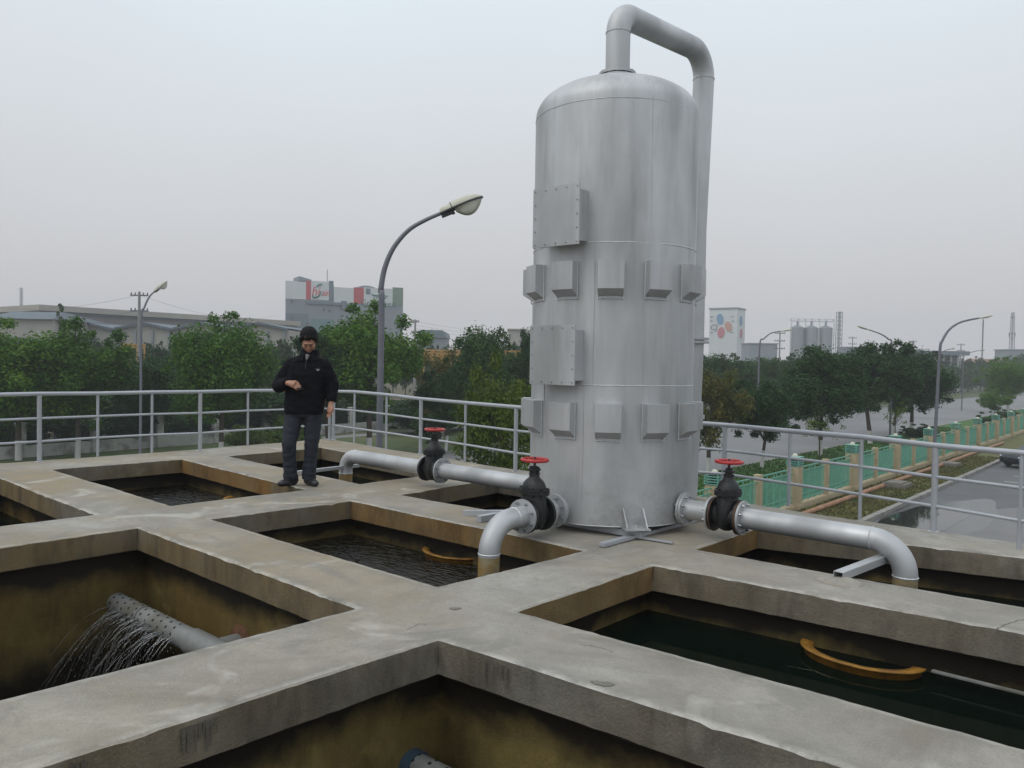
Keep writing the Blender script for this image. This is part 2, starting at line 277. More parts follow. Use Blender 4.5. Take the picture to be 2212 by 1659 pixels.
# ------------------------------------------------------------------ mesh builder
class MB:
    def __init__(s): s.v=[]; s.f=[]; s.sm=[]; s.mi=[]
    def add(s,vs,fs,smooth=False,mi=0):
        o=len(s.v); s.v+= [tuple(x) for x in vs]
        for f in fs: s.f.append(tuple(i+o for i in f)); s.sm.append(smooth); s.mi.append(mi)
    def box(s,c,size,T=None,mi=0,bev=0):
        x,y,z=[a/2 for a in size]; c=Vector(c)
        if bev:
            b=bmesh.new(); bmesh.ops.create_cube(b,size=1); bmesh.ops.scale(b,vec=size,verts=b.verts)
            bmesh.ops.bevel(b,geom=b.edges[:],offset=bev,segments=2,affect='EDGES')
            b.verts.index_update(); vs=[c+v.co for v in b.verts]; fs=[[v.index for v in f.verts] for f in b.faces]; b.free()
        else:
            vs=[c+Vector(p) for p in ((-x,-y,-z),(x,-y,-z),(x,y,-z),(-x,y,-z),(-x,-y,z),(x,-y,z),(x,y,z),(-x,y,z))]
            fs=[(0,3,2,1),(4,5,6,7),(0,1,5,4),(1,2,6,5),(2,3,7,6),(3,0,4,7)]
        if T is not None: vs=[T@v for v in vs]
        s.add(vs,fs,False,mi); return s
    def tube(s,pts,r,seg=12,cap=True,flat=1,mi=0,sm=True):
        pts=[Vector(p) for p in pts]; N=len(pts)
        rs=r if isinstance(r,(list,tuple)) else [r]*N
        vs=[]; up=None
        for i,p in enumerate(pts):
            t=(pts[min(i+1,N-1)]-pts[max(i-1,0)]).normalized()
            if up is None:
                up=Vector((0,0,1)) if abs(t.z)<.9 else Vector((0,1,0))
            a=t.cross(up).normalized(); b=a.cross(t).normalized(); up=b
            for k in range(seg):
                q=2*PI*k/seg; vs.append(p+(a*math.cos(q)+b*math.sin(q)*flat)*rs[i])
        fs=[(i*seg+k,i*seg+(k+1)%seg,(i+1)*seg+(k+1)%seg,(i+1)*seg+k) for i in range(N-1) for k in range(seg)]
        s.add(vs,fs,sm,mi)
        if cap:
            s.add(vs[:seg],[tuple(range(seg))[::-1]],False,mi); s.add(vs[-seg:],[tuple(range(seg))],False,mi)
        return s
    def lathe(s,prof,T=None,seg=24,mi=0,sm=True,cap=True):
        T=T or Matrix(); vs=[]
        for (r,z) in prof:
            for k in range(seg):
                q=2*PI*k/seg; vs.append(T@Vector((r*math.cos(q),r*math.sin(q),z)))
        for i in range(len(prof)-1):      # separate rings: crisp shoulders
            o=[vs[j] for j in range(i*seg,(i+2)*seg)]
            s.add(o,[(k,(k+1)%seg,seg+(k+1)%seg,seg+k) for k in range(seg)],sm,mi)
        if cap:
            s.add(vs[:seg],[tuple(range(seg))[::-1]],False,mi); s.add(vs[-seg:],[tuple(range(seg))],False,mi)
        return s
    def ell(s,c,r,T=None,seg=16,rings=10,mi=0):
        T=T or Matrix(); c=Vector(c); vs=[]
        for i in range(rings+1):
            a=PI*i/rings
            for k in range(seg):
                q=2*PI*k/seg; vs.append(T@(c+Vector((r[0]*math.sin(a)*math.cos(q),r[1]*math.sin(a)*math.sin(q),r[2]*math.cos(a)))))
        s.add(vs,[(i*seg+k,(i+1)*seg+k,(i+1)*seg+(k+1)%seg,i*seg+(k+1)%seg) for i in range(rings) for k in range(seg)],True,mi); return s
    def quad(s,a,b,c,d,mi=0): s.add([a,b,c,d],[(0,1,2,3)],False,mi); return s
    def prism(s,poly,z0,z1,T=None,mi=0):
        n_=len(poly); T=T or Matrix()
        vs=[T@Vector((p[0],p[1],z0)) for p in poly]+[T@Vector((p[0],p[1],z1)) for p in poly]
        s.add(vs,[tuple(range(n_))[::-1],tuple(range(n_,2*n_))]+[(i,(i+1)%n_,n_+(i+1)%n_,n_+i) for i in range(n_)],False,mi); return s
    def build(s,name,mats,parent=None,weld=False):
        me=bpy.data.meshes.new(name); me.from_pydata(s.v,[],s.f)
        for m in (mats if isinstance(mats,(list,tuple)) else [mats]): me.materials.append(m)
        me.polygons.foreach_set('use_smooth',s.sm); me.polygons.foreach_set('material_index',s.mi)
        if weld:
            b=bmesh.new(); b.from_mesh(me); bmesh.ops.remove_doubles(b,verts=b.verts,dist=1e-5); b.to_mesh(me); b.free()
        me.update(); o=bpy.data.objects.new(name,me); COL.objects.link(o)
        if parent: o.parent=parent
        return o
def tag(o,label=None,cat=None,group=None,kind=None):
    if label: o['label']=label
    if cat: o['category']=cat
    if group: o['group']=group
    if kind: o['kind']=kind
    return o
def thing(name,label,cat,T,group=None):
    o=bpy.data.objects.new(name,None); COL.objects.link(o); o.empty_display_size=.2
    o.matrix_world=T if isinstance(T,Matrix) else Matrix.Translation(T)
    return tag(o,label,cat,group)
KIDS={}
def dup(root,T,label,group=None,pair=None):
    r=root.copy(); COL.objects.link(r); r.matrix_world=T if isinstance(T,Matrix) else Matrix.Translation(T); r['label']=label
    if group: r['group']=group
    for ch in [o for o in list(COL.objects) if o.parent==root] if root.name not in KIDS else KIDS[root.name]:
        c=ch.copy(); COL.objects.link(c); c.parent=r
        for g_ in KIDS.get(ch.name,[]):
            d=g_.copy(); COL.objects.link(d); d.parent=c
    return r
def kids(root): KIDS[root.name]=[o for o in list(COL.objects) if o.parent==root]
def RZ(a): return Matrix.Rotation(a,4,'Z')
def TR(*p): return Matrix.Translation(p if len(p)==3 else p[0])
def frame_to(d):    # rotation whose Z axis points along d
    return Vector(d).to_track_quat('Z','Y').to_matrix().to_4x4()
def text_mesh(txt,size,name,m,parent,T,depth=.03,shear=0,squeeze=1):
    cu=bpy.data.curves.new(name,'FONT'); cu.body=txt; cu.size=size; cu.extrude=depth; cu.shear=shear; cu.align_x='CENTER'; cu.align_y='CENTER'
    t=bpy.data.objects.new(name,cu); COL.objects.link(t); dg=bpy.context.evaluated_depsgraph_get(); dg.update()
    me=bpy.data.meshes.new_from_object(t.evaluated_get(dg)); bpy.data.objects.remove(t)
    me.transform(T@Matrix.Diagonal((squeeze,1,1,1))); me.materials.clear(); me.materials.append(m)
    o=bpy.data.objects.new(name,me); COL.objects.link(o); o.parent=parent; return o

# ================================================================== GROUND AND ROADS
def sheet(name,pts,z,m,kind='structure'):
    b=MB(); b.add([Vector((p.x,p.y,z)) for p in pts],[tuple(range(len(pts)))]); o=b.build(name,m); tag(o,kind=kind); return o
sheet('ground',[Vector((-900,-60,0)),Vector((900,-60,0)),Vector((900,900,0)),Vector((-900,900,0))],0,M['dirt'])
sheet('road',[wt(-36.8,-40),wt(-20.4,-40),wt(-20.4,330),wt(-36.8,330)],.004,M['road'])
sheet('parking_lot',[wt(-9.5,-10),wt(30,-10),wt(30,140),wt(-9.5,140)],.008,M['asphalt'])
sheet('asphalt_patch',[gp(1890,1190),gp(2000,1110),gp(2240,1095),gp(2330,1240)],.012,M['patch'])
# wet strip along the kerb, irregular outline, and the clear puddle
def blob_sheet(name,c,rx,ry,ang,z,m,seed,n_=40,wob=.25):
    rnd=random.Random(seed); pts=[]
    ph=[rnd.uniform(0,6.28) for _ in range(4)]
    for k in range(n_):
        a=2*PI*k/n_; r=1+wob*(math.sin(2*a+ph[0])*.4+math.sin(3*a+ph[1])*.35+math.sin(5*a+ph[2])*.3+math.sin(9*a+ph[3])*.15)
        pts.append(c+RZ(ang).to_3x3()@Vector((rx*r*math.cos(a),ry*r*math.sin(a),0)))
    return sheet(name,pts,z,m)
VA=math.atan2(.758,.652)
blob_sheet('wet_asphalt',wt(-7.6,34.5),6.8,1.9,VA,.014,M['wetasphalt'],3)
blob_sheet('puddle',wt(-8.1,34.6),4.9,1.15,VA,.018,M['puddle'],5)
for i,t in enumerate((50,53,56)): 
    b=MB(); T=TR(wt(-5.2,t))@RZ(VA-PI/2); b.box((0,0,.014),(5,.09,.004),T); tag(b.build('parking_line',M['white']),kind='structure')
def strip(name,w0,w1,t0,t1,m,h=0,seg=90,bumpy=.0):
    b=MB(); rows=[]
    for i in range(seg+1):
        t=t0+(t1-t0)*i/seg
        rows.append([wt(w0,t,.0),wt(w0,t,h+bumpy*noise.noise((t,w0,1))),wt(w1,t,h+bumpy*noise.noise((t,w1,2))),wt(w1,t,.0)])
    vs=[p for r in rows for p in r]; fs=[(i*4+k,(i+1)*4+k,(i+1)*4+k+1,i*4+k+1) for i in range(seg) for k in range(3)]
    fs+=[(0,1,2,3),(seg*4+3,seg*4+2,seg*4+1,seg*4)]
    b.add(vs,fs); return tag(b.build(name,m),kind='structure')
strip('kerb',-9.75,-9.5,-5,140,M['kerb'],.16,80,.03)
strip('kerb',-20.45,-20.2,-40,330,M['kerb'],.15)
strip('kerb',-37.05,-36.8,-40,330,M['kerb'],.15)
strip('grass_strip',-12.3,-9.75,-5,140,M['drygrass'],.12)
strip('grass_verge',-20.2,-12.8,-5,330,M['lawn'],.13)
sheet('grass_field',[wt(-52,-40),wt(-37.05,-40),wt(-37.05,330),wt(-52,330)],.02,M['grass'])
sheet('path',[wt(-51.2,30),wt(-49.6,30),wt(-49.6,200),wt(-51.2,200)],.03,M['road'])
strip('distant_traffic_island',-44,-37.1,150,230,M['grass'],.2)
# grass blades on the near strips
def blades(name,spots,w0,w1,t0,t1,z,m,cnt,h,seed):
    rnd=random.Random(seed); b=MB()
    for _ in range(cnt):
        w=rnd.uniform(w0,w1); t=t0+(t1-t0)*rnd.random()**1.5; p=wt(w,t,z); a=rnd.uniform(0,PI); d=Vector((math.cos(a),math.sin(a),0)); hh=h*rnd.uniform(.5,1.3); s_=.05
        k=Vector((rnd.uniform(-.05,.05),rnd.uniform(-.05,.05),hh)); b.add([p-d*s_,p+d*s_,p+k],[(0,1,2)])
    return tag(b.build(name,m),'short patchy grass','grass',kind='stuff')
g1=blades('grass_tufts',None,-12.2,-9.8,18,62,.12,M['drygrass'],15000,.09,1)
g1['label']='thin brownish grass between the brown pipe and the kerb'
g2=blades('grass_tufts',None,-20.1,-13,20,90,.13,M['lawn'],20000,.12,2)
g2['label']='green grass verge under the roadside trees behind the green fence'

# ================================================================== CONCRETE BASIN (deck, chambers, outer wall)
US=[-11.2,-10.017,-7.162,-6.416,-3.579,-2.922,-.1,.55,2.8]
VS=[-2.8,.9,2.866,3.506,5.03,5.691,7.245,8.15]
C={(i,j):Vector((US[i],VS[j],0)) for i in range(9) for j in range(8)}
for (i,j),(x,y) in {(1,3):(113,1014),(1,4):(392,992),(2,3):(370,1092),(2,4):(662,1058),(1,5):(491,985),(1,6):(693,967),(2,5):(778,1045),
    (2,2):(205,1112),(3,2):(297,1140),(4,2):(768,1313),(3,3):(455,1120),(3,4):(758,1082),(4,3):(945,1268),(4,4):(1261,1188),
    (3,5):(865,1068),(5,3):(1117,1321),(5,4):(1411,1222),(5,2):(948,1381),(5,5):(1502,1186)}.items(): C[(i,j)]=dk(x,y)
def extrap(a,b,axis,val):
    t=(val-a[axis])/(b[axis]-a[axis]); return a+(b-a)*t
C[(4,1)]=extrap(C[(4,2)],dk(0,1512),1,.9); C[(3,1)]=extrap(C[(3,2)],dk(0,1183),1,.9); C[(2,1)]=extrap(C[(2,2)],dk(0,1137),1,.9)
C[(5,1)]=extrap(C[(5,2)],dk(82,1658),1,.9)
C[(6,2)]=extrap(C[(5,2)],dk(1827,1658),0,-.1); C[(6,3)]=extrap(C[(5,3)],dk(2212,1615),0,-.1)
C[(6,4)]=extrap(C[(5,4)],dk(2212,1369),0,-.1); C[(6,5)]=extrap(C[(5,5)],dk(2212,1311),0,-.1)
e1,e2=dk(2005,1182),dk(2212,1205); C[(5,6)]=extrap(e1,e2,0,US[5]); C[(6,6)]=extrap(e1,e2,0,-.1)
C[(1,2)]=extrap(C[(2,2)],dk(0,1033),0,-10.017)
C[(0,3)]=Vector((-11.1,3.4,0)); C[(0,4)]=Vector((-11.12,5.03,0)); C[(0,5)]=Vector((-11.16,5.7,0)); C[(0,6)]=Vector((-11.3,7.3,0)); C[(0,7)]=dk(706,947)
C[(1,7)]=Vector((-10.0,8.28,0)); C[(2,7)]=Vector((-7.3,8.06,0)); C[(3,7)]=Vector((-6.4,8.02,0)); C[(4,7)]=Vector((-3.6,8.02,0)); C[(5,7)]=Vector((-2.9,7.98,0)); C[(6,7)]=Vector((-.1,8.02,0))
PITS=[(i,j) for i in (1,3,5) for j in (1,3,5)]
LIP=.178
def subdiv(a):
    out_=[0.0]; e_=.018
    n_=max(2,int(a/.055)); 
    xs=[e_+(a-2*e_)*k/n_ for k in range(n_+1)]
    return [0]+[x/a for x in xs]+[1]
def bil(i,j,s,t):
    a,b,c,d=C[(i,j)],C[(i+1,j)],C[(i+1,j+1)],C[(i,j+1)]
    return a*(1-s)*(1-t)+b*s*(1-t)+c*s*t+d*(1-s)*t
def jit(p,amp,f=3.0): return amp*(noise.noise(p*f)+.6*noise.noise(p*f*3.3)+.35*noise.noise(p*f*9))
basin=thing('concrete_basin','large grey concrete basin deck of crossing beams around square open pits','basin',MP)
top=MB(); lipm=MB()
su=[subdiv(US[i+1]-US[i]) for i in range(8)]; sv=[subdiv(VS[j+1]-VS[j]) for j in range(7)]
gu=[(i,s) for i in range(8) for s in su[i][:-1]]+[(7,1.0)]; gv=[(j,t) for j in range(7) for t in sv[j][:-1]]+[(6,1.0)]
def is_void(i,j): return (i,j) in PITS or i<0 or j<0 or i>7 or j>6
def topz(p): return .006*noise.noise(p*1.3)+.0025*noise.noise(p*7)
pt={}
for a,(i,s) in enumerate(gu):
    for b_,(j,t) in enumerate(gv):
        p=bil(i,j,s,t).copy()
        # is the vertex on a void boundary?
        cells=[(ii,jj) for ii in ((i-1,i) if s==0 else ((i,i+1) if s==1 else (i,))) for jj in ((j-1,j) if t==0 else ((j,j+1) if t==1 else (j,)))]
        voids=[is_void(*c) for c in cells]
        edge=any(voids) and not all(voids)
        q=Vector((p.x,p.y,0)); p.z=topz(q)
        if edge:
            k=max(0,noise.noise(q*9.1)+.7*noise.noise(q*23)-.42)
            p.z-=.006+.03*k+.003*noise.noise(q*40); p.x+=jit(q,.003,2)+jit(q+Vector((9,9,9)),.0035,19); p.y+=jit(q+Vector((5,2,7)),.003,2)+jit(q-Vector((9,9,9)),.0035,19)
        pt[a,b_]=(p,edge,voids)
A_,B_=len(gu),len(gv); idx={}; vs=[]; fs=[]
for a in range(A_):
    for b_ in range(B_): idx[a,b_]=len(vs); vs.append(pt[a,b_][0])
cellof=lambda a,b_:(gu[a][0],gv[b_][0])
solid={}
for a in range(A_-1):
    for b_ in range(B_-1):
        c=cellof(a,b_); solid[a,b_]=not is_void(*c)
        if solid[a,b_]: fs.append((idx[a,b_],idx[a+1,b_],idx[a+1,b_+1],idx[a,b_+1]))
top.add(vs,fs,True); deck=top.build('deck_slab',M['deck'],basin)
at_=deck.data.attributes.new('wear','FLOAT','POINT'); rim_=[]
for a in range(A_):
    for b_ in range(B_):
        i,s_=gu[a]; j,t_=gv[b_]; du=US[i+1]-US[i]; dv=VS[j+1]-VS[j]; d=9
        for di,x_ in ((-1,s_*du),(1,(1-s_)*du)):
            if is_void(i+di,j): d=min(d,x_)
        for dj,y_ in ((-1,t_*dv),(1,(1-t_)*dv)):
            if is_void(i,j+dj): d=min(d,y_)
        for di,x_ in ((-1,s_*du),(1,(1-s_)*du)):
            for dj,y_ in ((-1,t_*dv),(1,(1-t_)*dv)):
                if is_void(i+di,j+dj): d=min(d,math.hypot(x_,y_))
        rim_.append(math.exp(-d/.09))
at_.data.foreach_set('value',rim_)
# lip side faces under every void boundary edge
rows=(0,.012,.05,.10,.145,LIP)
def side(p,q,nrm):
    vv=[]
    for dz in rows:
        for r in (p,q):
            w_=Vector((r.x,r.y,-dz)); am=0 if dz==0 else jit(w_*1.0+Vector((3,1,0)),.004,9)
            zz=r.z-dz if dz<LIP else -LIP+jit(w_,.003,12)
            x=r+Vector((0,0,0)); x=Vector((r.x,r.y,zz))+nrm*am; vv.append(x)
    return vv,[(2*k,2*k+1,2*k+3,2*k+2) for k in range(len(rows)-1)]
def slab(a,b_): return solid.get((a,b_),False)
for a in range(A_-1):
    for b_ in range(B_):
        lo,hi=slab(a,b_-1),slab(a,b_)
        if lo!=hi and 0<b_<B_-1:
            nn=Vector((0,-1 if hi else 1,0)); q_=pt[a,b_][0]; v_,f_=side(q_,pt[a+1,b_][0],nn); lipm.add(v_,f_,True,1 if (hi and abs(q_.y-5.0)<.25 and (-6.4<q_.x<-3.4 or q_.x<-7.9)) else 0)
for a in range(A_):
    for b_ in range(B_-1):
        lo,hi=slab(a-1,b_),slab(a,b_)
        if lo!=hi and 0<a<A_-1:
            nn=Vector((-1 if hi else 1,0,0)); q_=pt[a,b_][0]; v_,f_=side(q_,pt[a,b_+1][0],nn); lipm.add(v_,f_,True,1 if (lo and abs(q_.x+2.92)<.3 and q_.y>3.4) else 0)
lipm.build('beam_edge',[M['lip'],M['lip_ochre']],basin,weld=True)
# chambers under the openings
REC=.10; DEEP={(3,1):2.4,(5,1):2.4}
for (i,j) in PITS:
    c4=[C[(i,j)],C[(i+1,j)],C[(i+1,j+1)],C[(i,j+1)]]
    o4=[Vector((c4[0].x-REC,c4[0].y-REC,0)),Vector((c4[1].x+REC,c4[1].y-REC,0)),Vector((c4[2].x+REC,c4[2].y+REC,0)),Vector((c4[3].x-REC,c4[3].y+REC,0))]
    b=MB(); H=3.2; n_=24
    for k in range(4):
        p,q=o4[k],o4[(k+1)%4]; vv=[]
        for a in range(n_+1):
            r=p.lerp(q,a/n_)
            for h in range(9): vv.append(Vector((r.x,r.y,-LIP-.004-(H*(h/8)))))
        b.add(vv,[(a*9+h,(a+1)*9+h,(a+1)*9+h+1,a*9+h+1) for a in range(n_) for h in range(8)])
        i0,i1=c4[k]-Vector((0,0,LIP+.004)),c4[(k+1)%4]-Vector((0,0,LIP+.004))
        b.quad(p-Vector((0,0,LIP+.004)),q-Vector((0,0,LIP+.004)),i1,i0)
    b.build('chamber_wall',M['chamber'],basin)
    lev=DEEP.get((i,j),.36 if j>=3 else .42)
    w_=MB(); w_.add([Vector((p.x,p.y,-lev)) for p in o4],[(0,1,2,3)])
    rip=(i,j) in ((3,3),(1,3),(3,1),(5,1))
    o=w_.build('water',M['water_ripple' if rip else 'water_still']); o.matrix_world=MP; tag(o,kind='structure')
# outer walls down to the street
ow=MB(); o=[Vector((-11.15,-2.8,0)),Vector((-11.05,3.4,0)),C[(0,7)]+Vector((.06,-.06,0)),C[(2,7)]-Vector((0,.06,0)),C[(6,7)]-Vector((0,.06,0)),Vector((2.8,8.05,0))]
for p,q in zip(o,o[1:]):
    n_=20; vv=[]
    for a in range(n_+1):
        r=p.lerp(q,a/n_); vv+=[Vector((r.x,r.y,-.02)),Vector((r.x,r.y,-4.9))]
    ow.add(vv,[(2*a,2*a+1,2*a+3,2*a+2) for a in range(n_)])
ow.add([Vector((2.79,-2.8,-.02)),Vector((2.79,8.05,-.02)),Vector((2.79,8.05,-4.9)),Vector((2.79,-2.8,-4.9))],[(0,1,2,3)])
ow.add([Vector((-11.15,-2.79,-.02)),Vector((2.8,-2.79,-.02)),Vector((2.8,-2.79,-4.9)),Vector((-11.15,-2.79,-4.9))],[(0,1,2,3)])
ow.build('outer_wall',M['outerwall'],basin)
# dark worn spots and mortar lumps on the deck
def stain_spot(x,y,rx,ry,seed,m,ang=0):
    c=dk(x,y); pts=[]; rnd=random.Random(seed); ph=[rnd.uniform(0,6) for _ in range(3)]
    for k in range(28):
        a=2*PI*k/28; r=1+.18*math.sin(2*a+ph[0])+.12*math.sin(3*a+ph[1])+.08*math.sin(7*a+ph[2])
        q=c+RZ(ang).to_3x3()@Vector((rx*r*math.cos(a),ry*r*math.sin(a),0)); pts.append(Vector((q.x,q.y,topz(Vector((q.x,q.y,0)))+.0035)))
    b=MB(); b.add(pts+[Vector((c.x,c.y,topz(Vector((c.x,c.y,0)))+.0035))],[(k,(k+1)%28,28) for k in range(28)]); return b.build('dark_spot',m,basin)
M['spot']=concrete('dark_cement',(.21,.195,.175),(.16,.15,.13),(.2,.17,.14),.4)
stain_spot(1302,1477,.045,.028,1,M['spot'],.3); stain_spot(983,1316,.035,.02,2,M['spot'],.6)
M['spot2']=concrete('drip_dirt',(.13,.12,.10),(.09,.082,.066),(.12,.095,.06),.4)
M['crack']=mat('crack_dark',(.07,.062,.05),.9)
def crack(pts,w_=.0022):
    P_=[dk(*p) for p in pts]; b=MB(); q=[]
    for a_,b2 in zip(P_,P_[1:]):
        for k in range(8): q.append(a_.lerp(b2,k/8)+Vector((noise.noise(a_*9+Vector((k,0,0))),noise.noise(a_*9+Vector((0,k,0))),0))*.012)
    for i in range(len(q)-1):
        d=(q[i+1]-q[i]).normalized(); n_=Vector((-d.y,d.x,0))*w_*(.6+.6*random.random()); z=Vector((0,0,1)); f=lambda v:Vector((v.x,v.y,topz(Vector((v.x,v.y,0)))+.003))
        b.add([f(q[i]-n_),f(q[i+1]-n_),f(q[i+1]+n_),f(q[i]+n_)],[(0,1,2,3)])
    b.build('hairline_crack',M['crack'],basin)
crack([(2212,1338),(2170,1350),(2150,1364),(2128,1392)]); crack([(1250,1392),(1300,1400),(1330,1412)],.0015); crack([(560,1370),(610,1352),(640,1349)],.0015); crack([(880,1360),(905,1348),(925,1350)],.0015); crack([(1700,1440),(1760,1452),(1800,1471)],.0015)
rnd=random.Random(5)
for x0_,x1_,n0 in ((395,475,9),(150,190,3),(1050,1110,5)):
    for k in range(n0):
        x=x0_+(x1_-x0_)*k/n0+rnd.uniform(-3,3); p=dk(x,1658+(x-82)*(1383-1658)/(948-82)) if x<900 else dk(x,1383+(x-948)*(1658-1383)/(1827-948))
        nx=Vector((1,0,0)) if x<900 else Vector((0,-1,0)); tx=Vector((0,1,0)) if x<900 else Vector((1,0,0)); b=MB(); L0=rnd.uniform(.05,.13); w0=rnd.uniform(.004,.011); vs=[]
        for i in range(7):
            f=i/6; ww=w0*(1-f*.7)*(1+.4*noise.noise((x,i*.7,3))); z=-.022-L0*f; c=p+nx*.0085; vs+=[Vector((c.x,c.y,z))-tx*ww,Vector((c.x,c.y,z))+tx*ww]
        b.add(vs,[(2*i,2*i+1,2*i+3,2*i+2) for i in range(6)]); b.build('drip_stain',M['spot2'],basin)
M['damp']=concrete('damp_cement',(.25,.235,.21),(.20,.185,.165),(.24,.21,.17),.5)
#stain_spot(1335,1232,.19,.30,7,M['damp'],-.75)

# ================================================================== RAILINGS
def railing(label,posts,name='handrail',extra=None):
    base=[MP@Vector((p[0],p[1],-.005)) for p in posts]
    root=thing(name,label,'railing',base[0]); inv=base[0]
    for q,p in zip(base,posts):
        h=p[2]; thick=p[3]
        b=MB(); b.tube([q-inv,q+Vector((0,0,h-.02))-inv],.027 if thick else .0175,12)
        if thick: b.lathe([(.05,0),(.05,.008),(.03,.012)],TR(q-inv),16)
        b.build('post',M['rail'],root)
    for fr,r in ((1,.026),(.64,.0155),(.30,.0155)):
        b=MB(); b.tube([q+Vector((0,0,p[2]*fr))-inv for q,p in zip(base,posts)],r,12); b.build('rail',M['rail'],root)
    return root
def onl(x,y): d=dk(x,y); return d.x,d.y
L=[(-11.0,-2.4,.85,1),(-11.0,-1.5,.85,0),(-11.0,-.65,.85,1),(-11.0,.2,.85,0),(-11.0,1.1,.85,1),(-11.0,2.0,.85,0),(-10.98,2.85,.85,0)]
for x,y,h,k in ((85,997,.86,1),(211,985.5,.85,0),(328,978,.86,0),(432,973,.865,1),(535,963.5,.87,0),(622,956,.86,0),(712,949,.84,1)): L.append((*onl(x,y),h,k))
railing('grey pipe handrail along the left edge of the concrete deck behind the man',L)
R_=[(*onl(x,y),h,k) for x,y,h,k in ((720,949.5,.84,1),(765,958,.865,0),(834,969,.86,0),(908,981,.84,1),(1004,998,.84,0),(1113,1020,.85,1))]
R_+=[(-5.55,7.95,.83,0),(-4.75,8.05,.81,0)]+[(*onl(x,y),h,k) for x,y,h,k in ((1563,1068,.79,1),(1703,1092,.79,0),(1857,1120,.80,0),(2016,1148,.785,1),(2201,1186,.80,0))]
R_+=[(-.2,7.7,.82,1),(.8,7.75,.82,0),(1.8,7.8,.82,1)]
railing('grey pipe handrail along the far edge of the deck, passing behind the tank',R_)

# ================================================================== TANK
TC=MP@Vector((-4.06,6.14,0)); Rt=.735
tank=thing('storage_tank','tall silver painted steel tank with domed top and two rows of hooded vents','tank',TR(TC)@RZ(math.atan2(-TC.x,TC.y)*1.0))   # local -Y faces the camera
k_=math.atan2(TC.x,TC.y)
def TZ(v): return v
b=MB(); prof=[(Rt,.075)]+[(Rt,z) for z in (.6,1.255,1.9,2.46,3.1,3.50,3.63)]
prof+=[(.733,3.675),(.726,3.71),(.712,3.74),(.69,3.775),(.66,3.81),(.615,3.845),(.55,3.882),(.45,3.922),(.33,3.957),(.18,3.985),(.11,3.99)]
vs=[]; seg=96
for (r,z) in prof:
    for k in range(seg):
        q=2*PI*k/seg; w_=.004*noise.noise((math.cos(q)*1.5,math.sin(q)*1.5,z*1.2)); vs.append(Vector(((r+w_)*math.cos(q),(r+w_)*math.sin(q),z)))
b.add(vs,[(i*seg+k,i*seg+(k+1)%seg,(i+1)*seg+(k+1)%seg,(i+1)*seg+k) for i in range(len(prof)-1) for k in range(seg)],True)
b.build('shell',M['tank'],tank)
def ring(z,r,t,name='weld_seam',m='weld',wob=.003,seg=90):
    b=MB(); pts=[]; 
    for k in range(seg+1):
        q=2*PI*k/seg; pts.append(Vector((r*math.cos(q),r*math.sin(q),z+wob*noise.noise((math.cos(q)*6,math.sin(q)*6,z)))))
    vs=[]; 
    for p in pts:
        rr=Vector((p.x,p.y,0)).normalized(); tt=t*(1+.5*noise.noise(p*25))
        for a in range(6): vs.append(p+(rr*math.cos(a*PI/3)+Vector((0,0,1))*math.sin(a*PI/3))*tt)
    b.add(vs,[(i*6+a,(i+1)*6+a,(i+1)*6+(a+1)%6,i*6+(a+1)%6) for i in range(seg) for a in range(6)],True); return b.build(name,M[m],tank)
for z in (.08,1.255,2.44,3.62): ring(z,Rt-(.001 if z>3 else 0),.0045 if z<3 else .003,m='weld')
# base plate ring
def hood(T,w,h,d,drop):   # local: x width, -y outward, z up; origin on wall at top
    y0=.03
    vs=[(-w/2,y0,0),(w/2,y0,0),(w/2,-d,0),(-w/2,-d,0),(-w/2,-d,-h),(w/2,-d,-h),(w/2,y0,-h-drop),(-w/2,y0,-h-drop)]
    fs=[(0,1,2,3),(3,2,5,4),(4,5,6,7),(0,3,4,7),(1,6,5,2)]
    b=MB(); b.add([T@Vector(v) for v in vs],[f[::-1] for f in fs])
    o=b.build('vent_hood',M['tank'],tank)
    wd=MB()
    for a,c in (((-w/2,.0),(-w/2,-h-drop)),((w/2,.0),(w/2,-h-drop)),((-w/2,-h-drop+.0),(w/2,-h-drop))):
        pts=[T@Vector((a[0]+(c[0]-a[0])*k/8,-.006 if abs(a[0])<.2 else .004,a[1]+(c[1]-a[1])*k/8+.002*noise.noise((k,a[0]*9,1)))) for k in range(9)]
        wd.tube(pts,.0045,6)
    wd.build('weld_seam',M['weld'],o)
for zz,nn in ((1.105,0),(2.285,0)):
    for k in range(12):
        a=rad(30*k-1.5); T=RZ(a)@TR(0,-Rt,zz)
        hood(T,.212,.235,.085,.075)
def hatch(ang,zc,wd,ht,out_):
    T=RZ(rad(ang))@TR(0,-Rt,zc)
    b=MB(); b.box((0,-out_/2+.05,0),(wd*.86,out_+.1,ht*.84),T); nb=b.build('hatch_neck',M['tank'],tank)
    b=MB(); b.box((0,-out_-.006,0),(wd,.012,ht),T,bev=.002); pl=b.build('hatch_cover',M['tank'],tank)
    for i in range(5):
        for j in range(5):
            if i in(0,4) or j in (0,4):
                x=(-.5+i/4)*(wd-.05); z=(-.5+j/4)*(ht-.05); b=MB(); b.lathe([(.0065,0),(.0065,.005),(.004,.005),(.004,.010)],T@TR(x,-out_-.012,z)@Matrix.Rotation(rad(90),4,'X'),6,sm=False); b.build('bolt',M['bolt'],pl)
hatch(-35,1.50,.485,.50,.125); hatch(-34,2.655,.49,.50,.125)
# vertical plate joints
for a,z0_,z1_ in ((-52,.1,1.25),(-12,1.26,2.45),(24,2.47,3.65),(-18,.1,1.25)):
    b=MB(); T=RZ(rad(a)); b.tube([T@Vector((.0,-Rt-.001,z0_+(z1_-z0_)*k/10)) for k in range(11)],.0035,6); b.build('weld_seam',M['tank'],tank)
